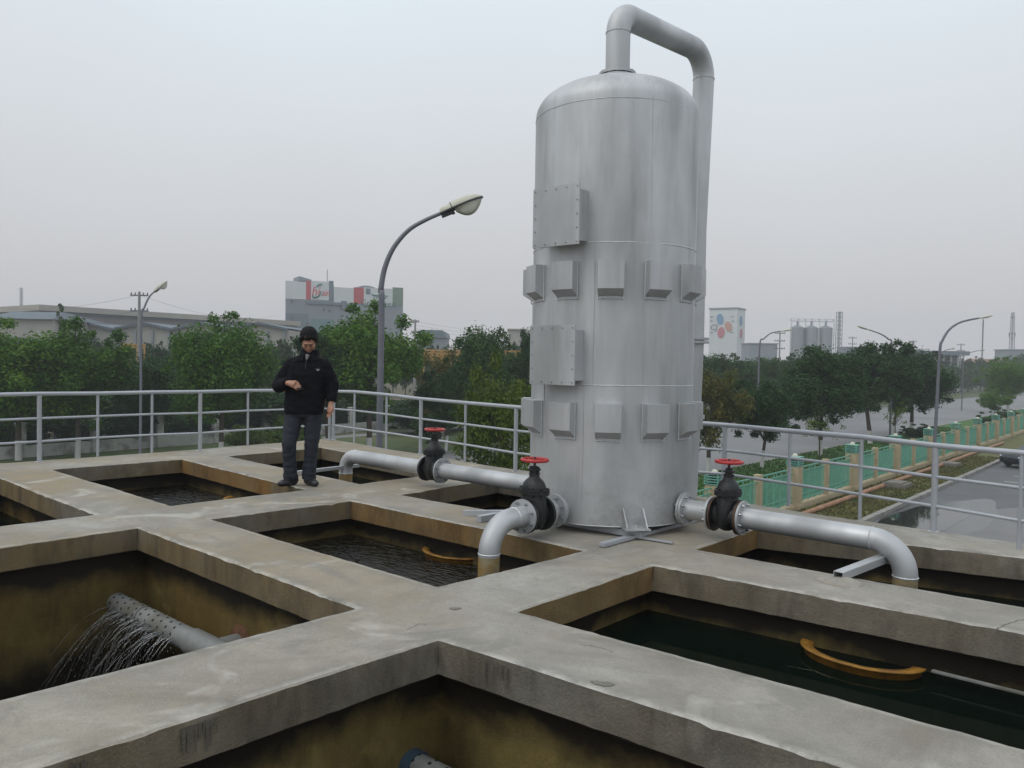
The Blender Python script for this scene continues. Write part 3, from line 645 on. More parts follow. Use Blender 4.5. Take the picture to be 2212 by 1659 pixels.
# top nozzle, outlet pipe over and down behind
RP=.110
tl=tank.matrix_world.inverted()
vdir=(tl.to_3x3()@((MP.to_3x3()@Vector((0,1,0))))).normalized(); vdir.z=0; vdir.normalize()
b=MB(); b.lathe([(.115,3.96),(.115,4.02)],None,28); b.lathe([(.165,4.018),(.165,4.038)],None,32); b.lathe([(.155,4.040),(.155,4.046)],None,32,mi=1); b.lathe([(.168,4.048),(.168,4.073)],None,32)
for k in range(12): b.lathe([(.010,4.006),(.010,4.085)],TR(.147*math.cos(k*PI/6),.147*math.sin(k*PI/6),0),8,mi=2)
b.build('top_flange',[M['tank'],M['lampdark'],M['bolt']],tank)
TOPZ=4.635; RUN=1.65; RB=.20; RISE=.10
pts=[Vector((0,0,4.05)),Vector((0,0,TOPZ-RB))]
for k in range(1,11): a=rad(9*k); pts.append(Vector((0,0,TOPZ-RB))+vdir*(RB-RB*math.cos(a))+Vector((0,0,RB*math.sin(a))))
end=vdir*RUN
for k in range(0,11): a=rad(9*k); pts.append(end-vdir*RB*1.3+vdir*RB*1.3*math.sin(a)+Vector((0,0,TOPZ+RISE-RB*1.3+RB*1.3*math.cos(a))))
low=end+Vector((-.045,.0,1.70)); pts.append(low+Vector((.0,0,1.2))); pts.append(low)
pts.append(end+Vector((-.08,0,.02)))
b=MB(); b.tube(pts,RP,28); pp=b.build('outlet_pipe',M['pipe'],tank)
b=MB()
for z,p in ((TOPZ-RB,Vector((0,0,0))),(TOPZ+RISE-RB*1.3,end)):
    b.lathe([(RP+.003,z-.004),(RP+.006,z),(RP+.003,z+.004)],TR(p),28)
b.build('weld_seam',M['weld'],pp)
b=MB(); b.lathe([(.165,-.03),(.165,-.006)],TR(low),28); b.lathe([(.165,.006),(.165,.03)],TR(low),28); b.build('pipe_flange',M['pipe'],pp)
b=MB(); b.lathe([(.150,.86),(.150,.90)],TR(end+Vector((-.06,0,0))),28); b.build('pipe_flange',M['pipe'],pp)
# corner bracket: base plate with two gussets
TB=tl@(MP@Vector((-3.545,5.70,.0)))
ang=math.atan2(TB.x,-TB.y)
T=RZ(ang)@TR(0,-Rt,0)
b=MB(); b.box((0,-.06,.082),(.215,.17,.012),T)
for sx in (-.085,.085):
    b.add([T@Vector(v) for v in ((sx-.006,.02,.09),(sx-.006,-.13,.09),(sx-.006,.0,.235),(sx-.006,.02,.235),(sx+.006,.02,.09),(sx+.006,-.13,.09),(sx+.006,.0,.235),(sx+.006,.02,.235))],
        [(0,1,2,3),(7,6,5,4),(1,5,6,2),(0,4,5,1),(2,6,7,3)])
b.lathe([(.014,.088),(.014,.11)],T@TR(0,-.08,0),6,sm=False); b.build('mounting_bracket',M['tank'],tank)
for a in (90,180,270):
    T=RZ(ang+rad(a))@TR(0,-Rt,0); b=MB(); b.box((0,-.06,.082),(.215,.17,.012),T)
    for sx in (-.085,.085):
        b.add([T@Vector(v) for v in ((sx-.006,.02,.09),(sx-.006,-.13,.09),(sx-.006,.0,.235),(sx-.006,.02,.235),(sx+.006,.02,.09),(sx+.006,-.13,.09),(sx+.006,.0,.235),(sx+.006,.02,.235))],
            [(0,1,2,3),(7,6,5,4),(1,5,6,2),(0,4,5,1),(2,6,7,3)])
    b.build('mounting_bracket',M['tank'],tank)
# steel support frame under the tank (deck frame coordinates)
FR=thing('steel_frame','grey steel channel frame lying on the beams under the tank','frame',MP@TR(-3.45,5.62,.0))
def bar(b,p,q,w_,h_,mi=0):
    p,q=Vector(p),Vector(q); d=q-p; L_=d.length; X=d.normalized(); Y=Vector((0,0,1)).cross(X).normalized(); Z=X.cross(Y)
    T=Matrix((( *X,0),(*Y,0),(*Z,0),(0,0,0,1))).transposed(); T=TR((p+q)/2)@T; b.box((0,0,0),(L_,w_,h_),T,mi,bev=.003)
for p,q in (((-1.35,-.05,.035),(.06,.02,.035)),((-.02,-.46,.016),(.0,1.4,.022)),((-1.35,1.15,.035),(.25,1.15,.035)),((-1.30,-.5,.031),(-1.30,1.6,.031))):
    b=MB(); bar(b,p,q,.06,.055 if p[2]>.03 else .03); b.build('steel_channel',M['rail'],FR)
b=MB(); bar(b,(.03,.02,.012),(.32,.05,.012),.035,.014); b.build('steel_tongue',M['rail'],FR)
b=MB(); bar(b,(-1.62,-.36,.02),(-1.18,-.15,.06),.05,.05); b.build('steel_offcut',M['rail'],FR)

# ================================================================== PIPES AND GATE VALVES
PR=.084
def flange(b,T,r=.14,t=.016,mi=0,bolts=8,bmi=None):
    b.lathe([(r,-t/2),(r,t/2)],T,36,mi)
    if bmi is not None:
        for k in range(bolts):
            a=2*PI*(k+.5)/bolts; b.lathe([(.0125,-t/2-.016),(.0125,t/2+.016)],T@TR((r-.027)*math.cos(a),(r-.027)*math.sin(a),0),6,bmi,False)
            b.lathe([(.007,-t/2-.028),(.007,t/2+.028)],T@TR((r-.027)*math.cos(a),(r-.027)*math.sin(a),0),8,bmi,False)
def squash(b):
    b.v=[(x,y,z if z<=.2 else .2+(z-.2)*.71) for x,y,z in b.v]; return b
def make_valve(label,T,group='black gate valves with red handwheels',spin=0,rust=False):
    # local frame: X along the pipe, Z up, origin at pipe axis
    root=thing('gate_valve',label,'valve',T,group)
    AX=Matrix.Rotation(rad(90),4,'Y')
    b=MB()
    for sx in (-1,1): flange(b,TR(sx*.112,0,0)@AX,.142,.026,0,8,None)
    b.lathe([(.092,-.10),(.10,-.05),(.115,0),(.10,.05),(.092,.10)],AX,32)
    # oval vertical body chest
    vs=[];prof_=[(-.12,.05,.035),(-.10,.10,.06),(-.04,.13,.082),(.04,.138,.09),(.11,.13,.086),(.16,.118,.078),(.19,.116,.076)]
    for z,ry,rx in prof_:
        for k in range(28): q=2*PI*k/28; vs.append(Vector((rx*math.cos(q),ry*math.sin(q)*.9,z)))
    b.add(vs,[(i*28+k,i*28+(k+1)%28,(i+1)*28+(k+1)%28,(i+1)*28+k) for i in range(len(prof_)-1) for k in range(28)],True)
    b.build('valve_body',M['iron'],root)
    b=MB()
    def oval(z0,z1,rx,ry):
        b.add([Vector((rx*math.cos(2*PI*k/32),ry*math.sin(2*PI*k/32),z)) for z in (z0,z1) for k in range(32)],
            [(k,(k+1)%32,32+(k+1)%32,32+k) for k in range(32)]+[tuple(range(32))[::-1],tuple(range(32,64))],False)
    oval(.175,.198,.105,.142); oval(.200,.222,.105,.142)
    for k in range(8): 
        a=2*PI*(k+.5)/8; b.lathe([(.011,.16),(.011,.237)],TR(.088*math.cos(a),.122*math.sin(a),0),6,0,False)
    vs=[];prof_=[(.22,.088,.108),(.245,.088,.104),(.29,.078,.09),(.325,.06,.066),(.345,.045,.048),(.36,.042,.042),(.395,.042,.042)]
    for z,rx,ry in prof_:
        for k in range(28): q=2*PI*k/28; vs.append(Vector((rx*math.cos(q),ry*math.sin(q),z)))
    b.add(vs,[(i*28+k,i*28+(k+1)%28,(i+1)*28+(k+1)%28,(i+1)*28+k) for i in range(len(prof_)-1) for k in range(28)],True)
    squash(b).build('bonnet',M['iron'],root)
    b=MB(); b.lathe([(.046,.385),(.046,.40),(.032,.402),(.032,.43),(.052,.431),(.052,.446),(.028,.447),(.028,.475),(.02,.478)],None,20)
    for sy in (-1,1): b.lathe([(.008,.385),(.008,.475)],TR(0,sy*.041,0),8); b.lathe([(.013,.446),(.013,.458)],TR(0,sy*.041,0),6,0,False)
    squash(b).build('gland',M['iron'],root)
    b=MB(); b.lathe([(.012,.46),(.012,.56)],None,12); b.lathe([(.018,.548),(.018,.565),(.009,.566),(.009,.58)],None,8,0,False); squash(b).build('stem',M['lampdark'],root)
    b=MB(); N=40; pts=[Vector((.105*math.cos(2*PI*k/N+spin),.105*math.sin(2*PI*k/N+spin),.447)) for k in range(N+1)]
    vs=[]
    for p in pts:
        rr=Vector((p.x,p.y,0)).normalized()
        for a in range(10): vs.append(p+rr*.0140*math.cos(a*PI/5)+Vector((0,0,.0140*math.sin(a*PI/5))))
    b.add(vs,[(i*10+a,(i+1)*10+a,(i+1)*10+(a+1)%10,i*10+(a+1)%10) for i in range(N) for a in range(10)],True)
    for k in range(5):
        a=2*PI*k/5+spin+.3; d=Vector((math.cos(a),math.sin(a),0)); d2=Vector((-d.y,d.x,0))
        b.tube([Vector((0,0,.442))+d*.012,Vector((0,0,.438))+d*.05+d2*.008,Vector((0,0,.445))+d*.1],.0085,8)
    b.lathe([(.024,.432),(.024,.457)],None,16); b.build('handwheel',M['red'],root)
    if rust:
        b=MB()
        for sx in (-1,1): b.lathe([(.1425,-.004),(.1432,0),(.1425,.004)],TR(sx*.112+.006,0,0)@AX,36)
        # rust only on rim of the flanges
        b.build('rusty_rim',M['rust'],root)
    return root
AXM=Matrix.Rotation(rad(90),4,'Y')
def pl(u,v,z=.2): return MP@TR(u,v,z)
vA=make_valve('gate valve with red handwheel nearest the man, on the long left pipe',pl(-6.46,6.2,.195),spin=.2)
vB=make_valve('gate valve with red handwheel in front of the tank, above the curved pipe end',pl(-4.06,5.03,.185)@RZ(rad(90)),spin=1.0)
vC=make_valve('gate valve with red handwheel right of the tank by the green fence',pl(-2.90,6.15,.205),spin=.6,rust=True)
def pipe_run(name,label,T,pts,flanges,seams,lower=None,plate=None):
    root=thing(name,label,'pipe',T,'silver pipes leading from the tank')
    b=MB(); b.tube(pts,PR,30); b.build('pipe',M['pipe'],root)
    for f,ax in flanges:
        b=MB(); flange(b,TR(Vector(f))@frame_to(ax),.14,.018,0,8,1); b.build('flange',[M['pipe'],M['bolt']],root)
    for f,ax in seams:
        b=MB(); b.lathe([(PR+.001,-.005),(PR+.005,0),(PR+.001,.005)],TR(Vector(f))@frame_to(ax),30); b.build('weld_seam',M['weld'],root)
    if lower: 
        b=MB(); b.tube(lower,PR-.001,30); b.build('stained_pipe_end',M['bandyel'],root)
    return root
def elbow(c0,d0,d1,r,n_=8):
    c0,d0,d1=Vector(c0),Vector(d0),Vector(d1); o=c0+d1*r; out_=[]
    for k in range(n_+1):
        a=PI/2*k/n_; out_.append(o-d1*r*math.cos(a)+d0*r*math.sin(a))
    return out_
X=Vector((1,0,0)); Y=Vector((0,1,0)); Z=Vector((0,0,1))
# A: long left pipe, elbow down over the left pit ; origin at valve A
ebA=elbow((-1.42,0,0),-X,-Z,.17)
pipe_run('water_pipe','long silver pipe with elbow beside the man, left of its valve',pl(-6.46,6.2,.195),
    [(-.13,0,0)]+ebA+[ebA[-1]-Z*.06],[((-.138,0,0),X)],[((-1.42,0,0),X),(ebA[-1]-Z*.05,Z)],[ebA[-1]-Z*.055,ebA[-1]-Z*.9])
pipe_run('water_pipe','short silver pipe between the left valve and the tank',pl(-6.46,6.2,.195),
    [(.13,0,0),(1.70,0,0)],[((.138,0,0),X)],[])
# B: front
ebB=elbow((-.29,0,0),-X,-Z,.235)
pipe_run('water_pipe','silver curved pipe end bending down into the middle pit below the front valve',pl(-4.06,5.03,.185)@RZ(rad(90)),
    [(-.13,0,0)]+ebB+[ebB[-1]-Z*.02],[((-.138,0,0),X)],[((-.25,0,0),X),(ebB[-1],Z)],[ebB[-1]-Z*.015,ebB[-1]-Z*.6])
pipe_run('water_pipe','short silver flanged pipe between the front valve and the tank',pl(-4.06,5.03,.185)@RZ(rad(90)),
    [(.13,0,0),(.55,0,0)],[((.138,0,0),X),((.265,0,0),X),((.285,0,0),X)],[((.40,0,0),X)])
# C: right
ebC=elbow((1.14,0,0),X,-Z,.235)
pipe_run('water_pipe','long silver pipe right of its valve with elbow into the right pit',pl(-2.90,6.15,.205),
    [(.13,0,0)]+ebC+[ebC[-1]-Z*.01],[((.138,0,0),X)],[((1.14,0,0),X),(ebC[-1],Z)],[ebC[-1]-Z*.005,ebC[-1]-Z*.75])
pipe_run('water_pipe','short silver flanged pipe between the right valve and the tank',pl(-2.90,6.15,.205),
    [(-.13,0,0),(-.62,0,0)],[((-.138,0,0),X),((-.375,0,0),X),((-.398,0,0),X)],[((-.47,0,0),X)])
# support bars
b=MB()
def hollow(b,p,q,w_,h_):
    p,q=Vector(p),Vector(q); X_=(q-p).normalized(); Y_=Vector((0,0,1)).cross(X_).normalized(); Z_=X_.cross(Y_); t=.004
    for (dy,dz,ww,hh) in ((0,h_/2,w_,t),(0,-h_/2,w_,t),(w_/2,0,t,h_),(-w_/2,0,t,h_)):
        T=TR((p+q)/2)@Matrix(((*X_,0),(*Y_,0),(*Z_,0),(0,0,0,1))).transposed(); b.box((0,dy,dz),((q-p).length,ww,hh),T)
s_=thing('support_bar','hollow square steel bar bedded in mortar carrying the right pipe','support bar',MP@TR(-1.78,5.50,0))
b=MB(); hollow(b,(0,0,.045),(.12,.78,.075),.065,.05); b.build('steel_tube',M['pipe'],s_)
b=MB(); 
for k in range(3): b.ell((.0+.03*k,-.02+.02*k,-.005),(.15-.03*k,.10-.02*k,.035+.008*k),seg=20,rings=8)
for i_,v in enumerate(b.v):
    p=Vector(v); q=p+Vector((noise.noise(p*14),noise.noise(p*14+Vector((5,5,5))),noise.noise(p*12)*.4))*.02; b.v[i_]=tuple(q)
b.build('mortar_lump',M['deck'],s_)
s_=thing('support_bar','thin pale steel bar crossing the far left pit behind the man','support bar',MP@TR(-8.10,5.50,0))
b=MB(); bar(b,(0,0,.03),(.10,.86,.06),.05,.04); b.build('steel_bar',M['pipe'],s_)
# ================================================================== WEIRS, PERFORATED PIPES, FALLING WATER
def weir(label,u,v,z,r,name='overflow_weir'):
    root=thing(name,label,'weir',MP@TR(u,v,z),'yellow stained overflow weirs in the pits')
    b=MB(); N=28; vs=[]
    for k in range(N+1):
        a=PI+PI*k/N; c,s_=math.cos(a),math.sin(a)*.74
        for rr,zz in ((r-.05,-.3),(r-.05,.0),(r+.024,.006),(r+.026,-.004),(r,-.008),(r,-.3)): vs.append(Vector((rr*c,rr*s_,zz+.002*noise.noise((k*.4,rr,1)))))
    b.add(vs,[(i*6+j,(i+1)*6+j,(i+1)*6+j+1,i*6+j+1) for i in range(N) for j in range(5)],True)
    b.build('curved_rim',M['yellow'],root)
    b=MB(); vs=[Vector((0,0,-.05))]+[Vector(((r-.015)*math.cos(PI+PI*k/N),0.74*(r-.015)*math.sin(PI+PI*k/N),-.05)) for k in range(N+1)]
    b.add(vs,[(0,i+1,i+2) for i in range(N)]); b.build('inner_water',M['water_ripple'],root)
weir('half round yellow rimmed weir in the green water of the right front pit',-1.50,5.12,-.312,.34)
weir('orange rimmed weir at the side of the middle pit beside the curved pipe',-5.05,5.12,-.312,.30)
weir('small orange weir at the far corner of the pit by the man',-8.6,5.12,-.312,.26)
b=MB(); bar(b,(0,0,0),(1.5,0,0),.035,.012); o=b.build('added_waterline_strip',M['pvc']); o.matrix_world=MP@TR(-1.10,5.09,-.30);  # pale strip added for a bright reflection-like band at the waterline, no trough
tag(o,'thin pale strip added for the bright band at the waterline of the right front pit','added strip')
def perf_pipe(label,u0,u1,v,z,rb=.083,cap=None,solid_=None,tee=None):
    root=thing('perforated_pipe',label,'pipe',MP@TR(u0,v,z),'grey perforated distribution pipes')
    b=MB(); b.tube([(0,0,0),(u1-u0,0,0)],rb,28); b.build('pipe',M['pvc'],root)
    n_=int(min(u1-u0,1.35)/.10) if solid_ is None else int((solid_-u0)/.10)
    for k in range(n_):
        for a in (-35,0,35,70):
            q=rad(90+a+(15 if k%2 else 0)); d=Vector((0,math.cos(q),math.sin(q))); p=Vector((.06+k*.10,0,0))+d*(rb+.0006)
            b=MB(); b.lathe([(.0105,-.002),(.0105,.0008)],TR(p)@frame_to(d),8,0,False); b.build('drill_hole',M['hole'],root)
    if cap: b=MB(); b.tube([(-.02,0,0),(.06,0,0)],rb+.012,28); b.build('end_collar',M['blue'],root)
    b=MB(); b.tube([(.5,0,0),(.505,0,0)],rb+.003,28); b.build('joint_ring',M['hole'],root)
    if tee:
        b=MB(); b.tube([(tee-u0-.28,0,0),(tee-u0+.22,0,0)],rb+.013,28); b.tube([(tee-u0,0,0),(tee-u0,.25,.0)],rb,28); b.build('tee_fitting',M['pvc'],root)
        b=MB(); b.lathe([(rb+.001,-.02),(rb+.06,.0)],TR(tee-u0,.20,0)@Matrix.Rotation(rad(-90),4,'X'),24); b.build('rust_stain',M['rust'],root)
perf_pipe('grey perforated pipe spraying water into the deep left pit',-6.50,-3.7,2.76,-.60,.080,solid_=-5.35,tee=-4.98)
perf_pipe('grey perforated pipe with blue collar at the bottom edge of the photo',-2.98,-.3,2.75,-.66,.074,cap=True)
rnd=random.Random(11); b=MB()
for k in range(62):
    u=-6.36+k*.0163+rnd.uniform(-.012,.012); vx=rnd.uniform(.5,1.0)+rnd.random()**2*1.1; a0=rnd.uniform(-10,45); d=Vector((rnd.uniform(-.12,.05),-math.cos(rad(a0)),math.sin(rad(a0))*.6))
    p0=Vector((u,2.76-.075,-.60+.03*rnd.random())); pts=[];rs=[]; T_=rnd.uniform(.30,.56)
    n_=26
    for i in range(n_+1):
        t=T_*i/n_; p=p0+d*vx*t+Vector((0,0,-4.9*t*t)); p+=Vector((noise.noise(p*22+Vector((k,0,0))),noise.noise(p*22+Vector((0,k,0))),0))*.012*min(1,i/5)
        pts.append(p); rs.append(max(.0010,.0034*(1-.55*i/n_)*(1+.9*noise.noise((i*.9,k*3.1,0)))))
    i=0
    while i<n_-2:
        j=min(n_,i+rnd.randint(4,12) if i>3 else i+10); seg_=pts[i:j+1]; rr=[q*math.sin(PI*(.12+.8*m_/(len(seg_)-1))) for m_,q in enumerate(rs[i:j+1])]
        b.tube(seg_,rr,6); i=j+rnd.randint(0,2)
for k in range(900):
    u=-6.4+rnd.random()*1.25; t=rnd.uniform(.12,.55); p=Vector((u,2.68-rnd.uniform(.3,1.4)*t,-.57-4.9*t*t+rnd.uniform(-.1,.1))); r=rnd.uniform(.0015,.0045); b.ell(p,(r,r,r*2.2),seg=6,rings=4)
o=b.build('falling_water',M['water_jet']); o.matrix_world=MP; tag(o,'thin streams of water spraying from the perforated pipe in the left pit','water',kind='stuff')

# ================================================================== STREET LAMPS
def lamp_head(T,root,old=True,s=1):
    # local X forward along arm, Z up
    if old:
        b=MB(); vs=[]; N=16; prof_=[(0,.05,.055),(.03,.085,.085),(.16,.10,.10),(.30,.125,.125),(.50,.135,.12),(.66,.10,.085),(.74,.035,.03),(.755,.005,.006)]
        for x,ry,hz in prof_:
            for k in range(N+1): q=PI*k/N; vs.append(T@Vector((x*s,ry*math.cos(q)*s,hz*math.sin(q)*s)))
        b.add(vs,[(i*(N+1)+k,i*(N+1)+k+1,(i+1)*(N+1)+k+1,(i+1)*(N+1)+k) for i in range(len(prof_)-1) for k in range(N)],True); b.build('lamp_shell',M['lampshell'],root)
        b=MB(); vs=[T@Vector((x*s,ry*sg*1.02*s,z_*s)) for x,ry,hz in prof_ for sg,z_ in ((-1,.004),(1,.004))]; b.add(vs,[(2*i,2*i+1,2*i+3,2*i+2) for i in range(len(prof_)-1)])
        vs=[T@Vector((x*s,ry*sg*1.02*s,z_*s)) for x,ry,hz in prof_ for sg,z_ in ((-1,-.022),(1,-.022))]; b.add(vs,[(2*i,2*i+2,2*i+3,2*i+1) for i in range(len(prof_)-1)])
        for sg in (-1,1):
            vs=[T@Vector((x*s,ry*sg*1.02*s,z_*s)) for x,ry,hz in prof_ for z_ in (.004,-.022)]; b.add(vs,[(2*i,2*i+1,2*i+3,2*i+2) for i in range(len(prof_)-1)])
        b.box((.10,0,-.045),(.2,.1,.06),T@Matrix.Scale(s,4)); b.box((.2,0,-.07),(.05,.07,.04),T@Matrix.Scale(s,4))
        pts=[T@(Vector((.21,.108*math.cos(PI*k/12),.108*math.sin(PI*k/12)+.002))*s) for k in range(13)]; b.tube(pts,.008*s,6); b.build('lamp_frame',M['lampdark'],root)
        b=MB(); vs=[]
        for i in range(9):
            f=i/8; x=.25+.47*f; w_=.115*math.sin(PI*min(1,max(0,f*.9+.08)))**.6; dp=.20*math.sin(PI*min(1,f*.92+.06))**.8*(1-.1*f)
            for k in range(N+1): q=PI*k/N; vs.append(T@Vector((x*s,w_*math.cos(q)*s,-.02*s-dp*math.sin(q)*s)))
        b.add(vs,[(i*(N+1)+k,(i+1)*(N+1)+k,(i+1)*(N+1)+k+1,i*(N+1)+k+1) for i in range(8) for k in range(N)],True); b.build('lamp_bowl',M['lampglass'],root)
    else:
        b=MB(); prof_=[(0,.035),(.15,.06),(.35,.11),(.6,.125),(.8,.085),(.9,.02)]; vs=[]; N=14
        for x,r in prof_:
            for k in range(N): q=2*PI*k/N; vs.append(T@Vector((x*s,r*math.cos(q)*s,r*.62*math.sin(q)*s)))
        b.add(vs,[(i*N+k,(i+1)*N+k,(i+1)*N+(k+1)%N,i*N+(k+1)%N) for i in range(len(prof_)-1) for k in range(N)],True); b.add(vs[-N:],[tuple(range(N))]); b.build('lamp_shell',M['lampshell'],root)
def street_lamp(label,base,h,arc,az,lean=0,old=True,r=.075,s=1):
    # arc: list of (reach, height) for the arm after the straight pole
    root=thing('street_lamp',label,'street lamp',TR(base)@RZ(az)@Matrix.Rotation(lean,4,'Y'),'street lamps')
    pts=[Vector((0,0,0)),Vector((0,0,h*.5)),Vector((0,0,h))]+[Vector((a,0,z)) for a,z in arc]
    pts2=[]
    for i in range(len(pts)-1):       # smooth
        p0,p1,p2,p3=pts[max(0,i-1)],pts[i],pts[i+1],pts[min(len(pts)-1,i+2)]
        for k in range(5):
            t=k/5; pts2.append(.5*((2*p1)+(p2-p0)*t+(2*p0-5*p1+4*p2-p3)*t*t+(3*p1-p0-3*p2+p3)*t**3) if i>0 else p1.lerp(p2,t))
    pts2.append(pts[-1]); n_=len(pts2); rs=[r*(1-.52*(i/(n_-1))**.8) for i in range(n_)]
    b=MB(); b.tube(pts2,rs,14); b.lathe([(r*1.9,0),(r*1.9,.03)],None,14); b.build('pole',M['lampgrey'],root)
    d=pts2[-1]-pts2[-2]; a=math.atan2(d.z,d.x); T=TR(pts2[-1]-d.normalized()*.12)@Matrix.Rotation(-a,4,'Y')
    lamp_head(T,root,old,s); return root
# near lamp: heights from the photo at 14.8 m
D0=14.8; pb=at(816,960,D0); q=FPX/D0
def PX(x,y): p=at(x,y,D0); return (p.x-pb.x-.03,p.z)
street_lamp('tall street lamp with big cream head between the man and the tank',Vector((pb.x,pb.y,0)),at(819,668,D0).z,
    [PX(821,630),PX(829,580),PX(848,535),PX(880,497),PX(918,474),PX(962,455)],0,.006,True,.070,1.12)
pb2=at(303,900,35); 
def PZ(x,y,D,xb): p=at(x,y,D); return (p.x-xb,p.z)
street_lamp('street lamp standing left of the man among the roadside trees',Vector((pb2.x,pb2.y,0)),at(305,690,35).z,
    [(.10,at(307,666,35).z),(.32,at(316,640,35).z),(.62,at(328,624,35).z)],rad(35),.004,True,.065,.95)
pb3=at(2016,1000,45)
street_lamp('tall slim street lamp with long arm right of the tank beside the green fence',Vector((pb3.x,pb3.y,0)),at(2036,760,45).z,
    [(.12,at(2040,735,45).z),(.5,at(2055,710,45).z),(1.15,at(2078,694,45).z),(2.1,at(2112,685,45).z)],0,.025,False,.10,1.0)
for lb,x,yb,D,arc,az in (('street lamp rising out of the trees right of the petal sign building',1638,800,67,((.3,.45),(.9,.95),(1.75,1.15)),0),
                     ('street lamp behind the trees with its head reaching left',1927,800,64,((.3,.5),(.9,.9),(1.9,1.25)),PI),
                     ('small distant street lamp just left of the tall slim lamp',2026,790,105,((.3,.3),(.9,.7),(1.6,.9)),0),
                     ('farthest small street lamp at the right beside the comms tower',2080,790,118,((.4,.3),(1.2,.8),(2.6,1.1)),0)):
    p=at(x,yb,D); street_lamp(lb,Vector((p.x,p.y,0)),7.9,[(a,7.9+z) for a,z in arc],az,.01,D>100,.09,1.2 if D<100 else .8)

LW=lambda s,z=0: Vector((-23.4+.6*s,52.7+.8*s,z))
# ================================================================== TREES
def crown_mesh(seed,w_,z0,z1,nl,leaves,size,lumps=.34,ragged=1.0):
    rnd=random.Random(seed); cz=(z0+z1)/2; hz=(z1-z0)/2; b=MB(); vs=[];fs=[]; lob=[]
    for i in range(nl):
        while True:
            p=Vector((rnd.uniform(-1,1),rnd.uniform(-1,1),rnd.uniform(-1,1)))
            if p.length<1: break
        p=p.normalized()*rnd.uniform(.35,.85)**.6 if p.length>.01 else p
        taper=1-.28*max(0,p.z)
        lob.append((Vector((p.x*w_/2*.74*taper,p.y*w_/2*.74*taper,cz+p.z*hz*.76)),w_/2*lumps*rnd.uniform(.65,1.25)))
    for k in range(int(nl*.6)):     # small outer sprigs break the outline
        p=Vector((rnd.gauss(0,1),rnd.gauss(0,1),rnd.gauss(.25,1))).normalized()
        lob.append((Vector((p.x*w_/2*.93,p.y*w_/2*.93,cz+p.z*hz*.96)),w_/2*.11*rnd.uniform(.7,1.5)*ragged))
    tot=sum(r*r for _,r in lob)
    for c,r in lob:
        for _ in range(int(leaves*r*r/tot)):
            d=Vector((rnd.gauss(0,1),rnd.gauss(0,1),rnd.gauss(0,1))).normalized(); p=c+d*r*(rnd.random()**.42)*(1+.22*rnd.gauss(0,1)*.6)
            n_=(d*.7+Vector((rnd.gauss(0,1),rnd.gauss(0,1),rnd.gauss(.4,1)))*.7).normalized(); t=n_.cross(Vector((rnd.gauss(0,1),rnd.gauss(0,1),rnd.gauss(0,1)))).normalized(); u_=n_.cross(t)
            s1=size*rnd.uniform(.6,1.35); s2=s1*rnd.uniform(.35,.6); o_=len(vs)
            vs+=[p-t*s1,p+u_*s2,p+t*s1,p-u_*s2]; fs.append((o_,o_+1,o_+2,o_+3))
    b.add(vs,fs); return b,lob
def trunk_mesh(seed,h,r,lob,lean=0,split=.28):
    rnd=random.Random(seed); b=MB(); top_=Vector((lean,rnd.uniform(-.2,.2),h*.62)); fork=Vector((lean*.4,0,h*split))
    b.tube([(0,0,-.1),(0,0,.05),fork*.5+Vector((rnd.uniform(-.04,.04),0,0)),fork,fork.lerp(top_,.5),top_],[r*1.35,r*1.15,r,r*.85,r*.55,r*.25],10)
    for c,rr in rnd.sample(lob,min(9,len(lob))):
        s_=fork.lerp(top_,rnd.uniform(0,.7)); m_=s_.lerp(c,.5)+Vector((rnd.uniform(-.2,.2),rnd.uniform(-.2,.2),rnd.uniform(-.1,.25)))
        b.tube([s_,m_,c],[r*.45,r*.3,r*.1],7)
    return b
def whiten(name):
    m=M['bark'].copy(); m.name=name; n=m.node_tree.nodes; l=m.node_tree.links; b=n['Principled BSDF']
    old=b.inputs['Base Color'].links[0].from_socket; g_=n.new('ShaderNodeNewGeometry'); sp=n.new('ShaderNodeSeparateXYZ'); l.new(g_.outputs['Position'],sp.inputs[0])
    r=n.new('ShaderNodeMath'); r.operation='LESS_THAN'; l.new(sp.outputs[2],r.inputs[0]); r.inputs[1].default_value=1.15
    k=n.new('ShaderNodeMix'); k.data_type='RGBA'; l.new(r.outputs[0],k.inputs[0]); l.new(old,k.inputs[6]); k.inputs[7].default_value=(.5,.5,.48,1); l.new(k.outputs[2],b.inputs['Base Color']); return m
M['barkwhite']=whiten('whitewashed_bark')
PROTO={}
def proto(key,leaf,seed,w_,h,z0,nl,leaves,size,bark='barkwhite',lumps=.34,name='broadleaf_tree',lean=0,ragged=1.0,r=.13,split=.28):
    PROTO[key]=dict(leaf=leaf,seed=seed,w=w_,h=h,z0=z0,nl=nl,leaves=leaves,size=size,bark=bark,lumps=lumps,name=name,lean=lean,ragged=ragged,r=r,split=split,obj=None)
proto('g1','leaf_green',1,6,8,1.9,30,32000,.098); proto('g2','leaf_green',2,6,8,1.7,26,32000,.098,lumps=.3)
proto('d1','leaf_dark',3,6,8,2.1,30,30000,.10); proto('d2','leaf_dark',4,6,8,2.0,26,30000,.10,lumps=.3,lean=.6); proto('d3','leaf_dark',5,6,8,.3,26,18000,.13)
proto('o1','leaf_olive',6,5,6,.7,26,15000,.085,lumps=.32,ragged=1.3); proto('a1','leaf_autumn',7,5,6,1.4,26,9000,.10,lumps=.28,ragged=1.5)
proto('s1','leaf_lime',8,3,3,.05,16,9000,.08,'bark',.36,'shrub',split=.1,r=.05); proto('s2','leaf_dark',9,3,3,.05,16,8000,.10,'bark',.36,'shrub',split=.1,r=.05)
proto('y1','leaf_olive',10,1.8,3.2,1.5,9,500,.06,'bark',.3,'sapling',r=.03,split=.45,ragged=1.6)
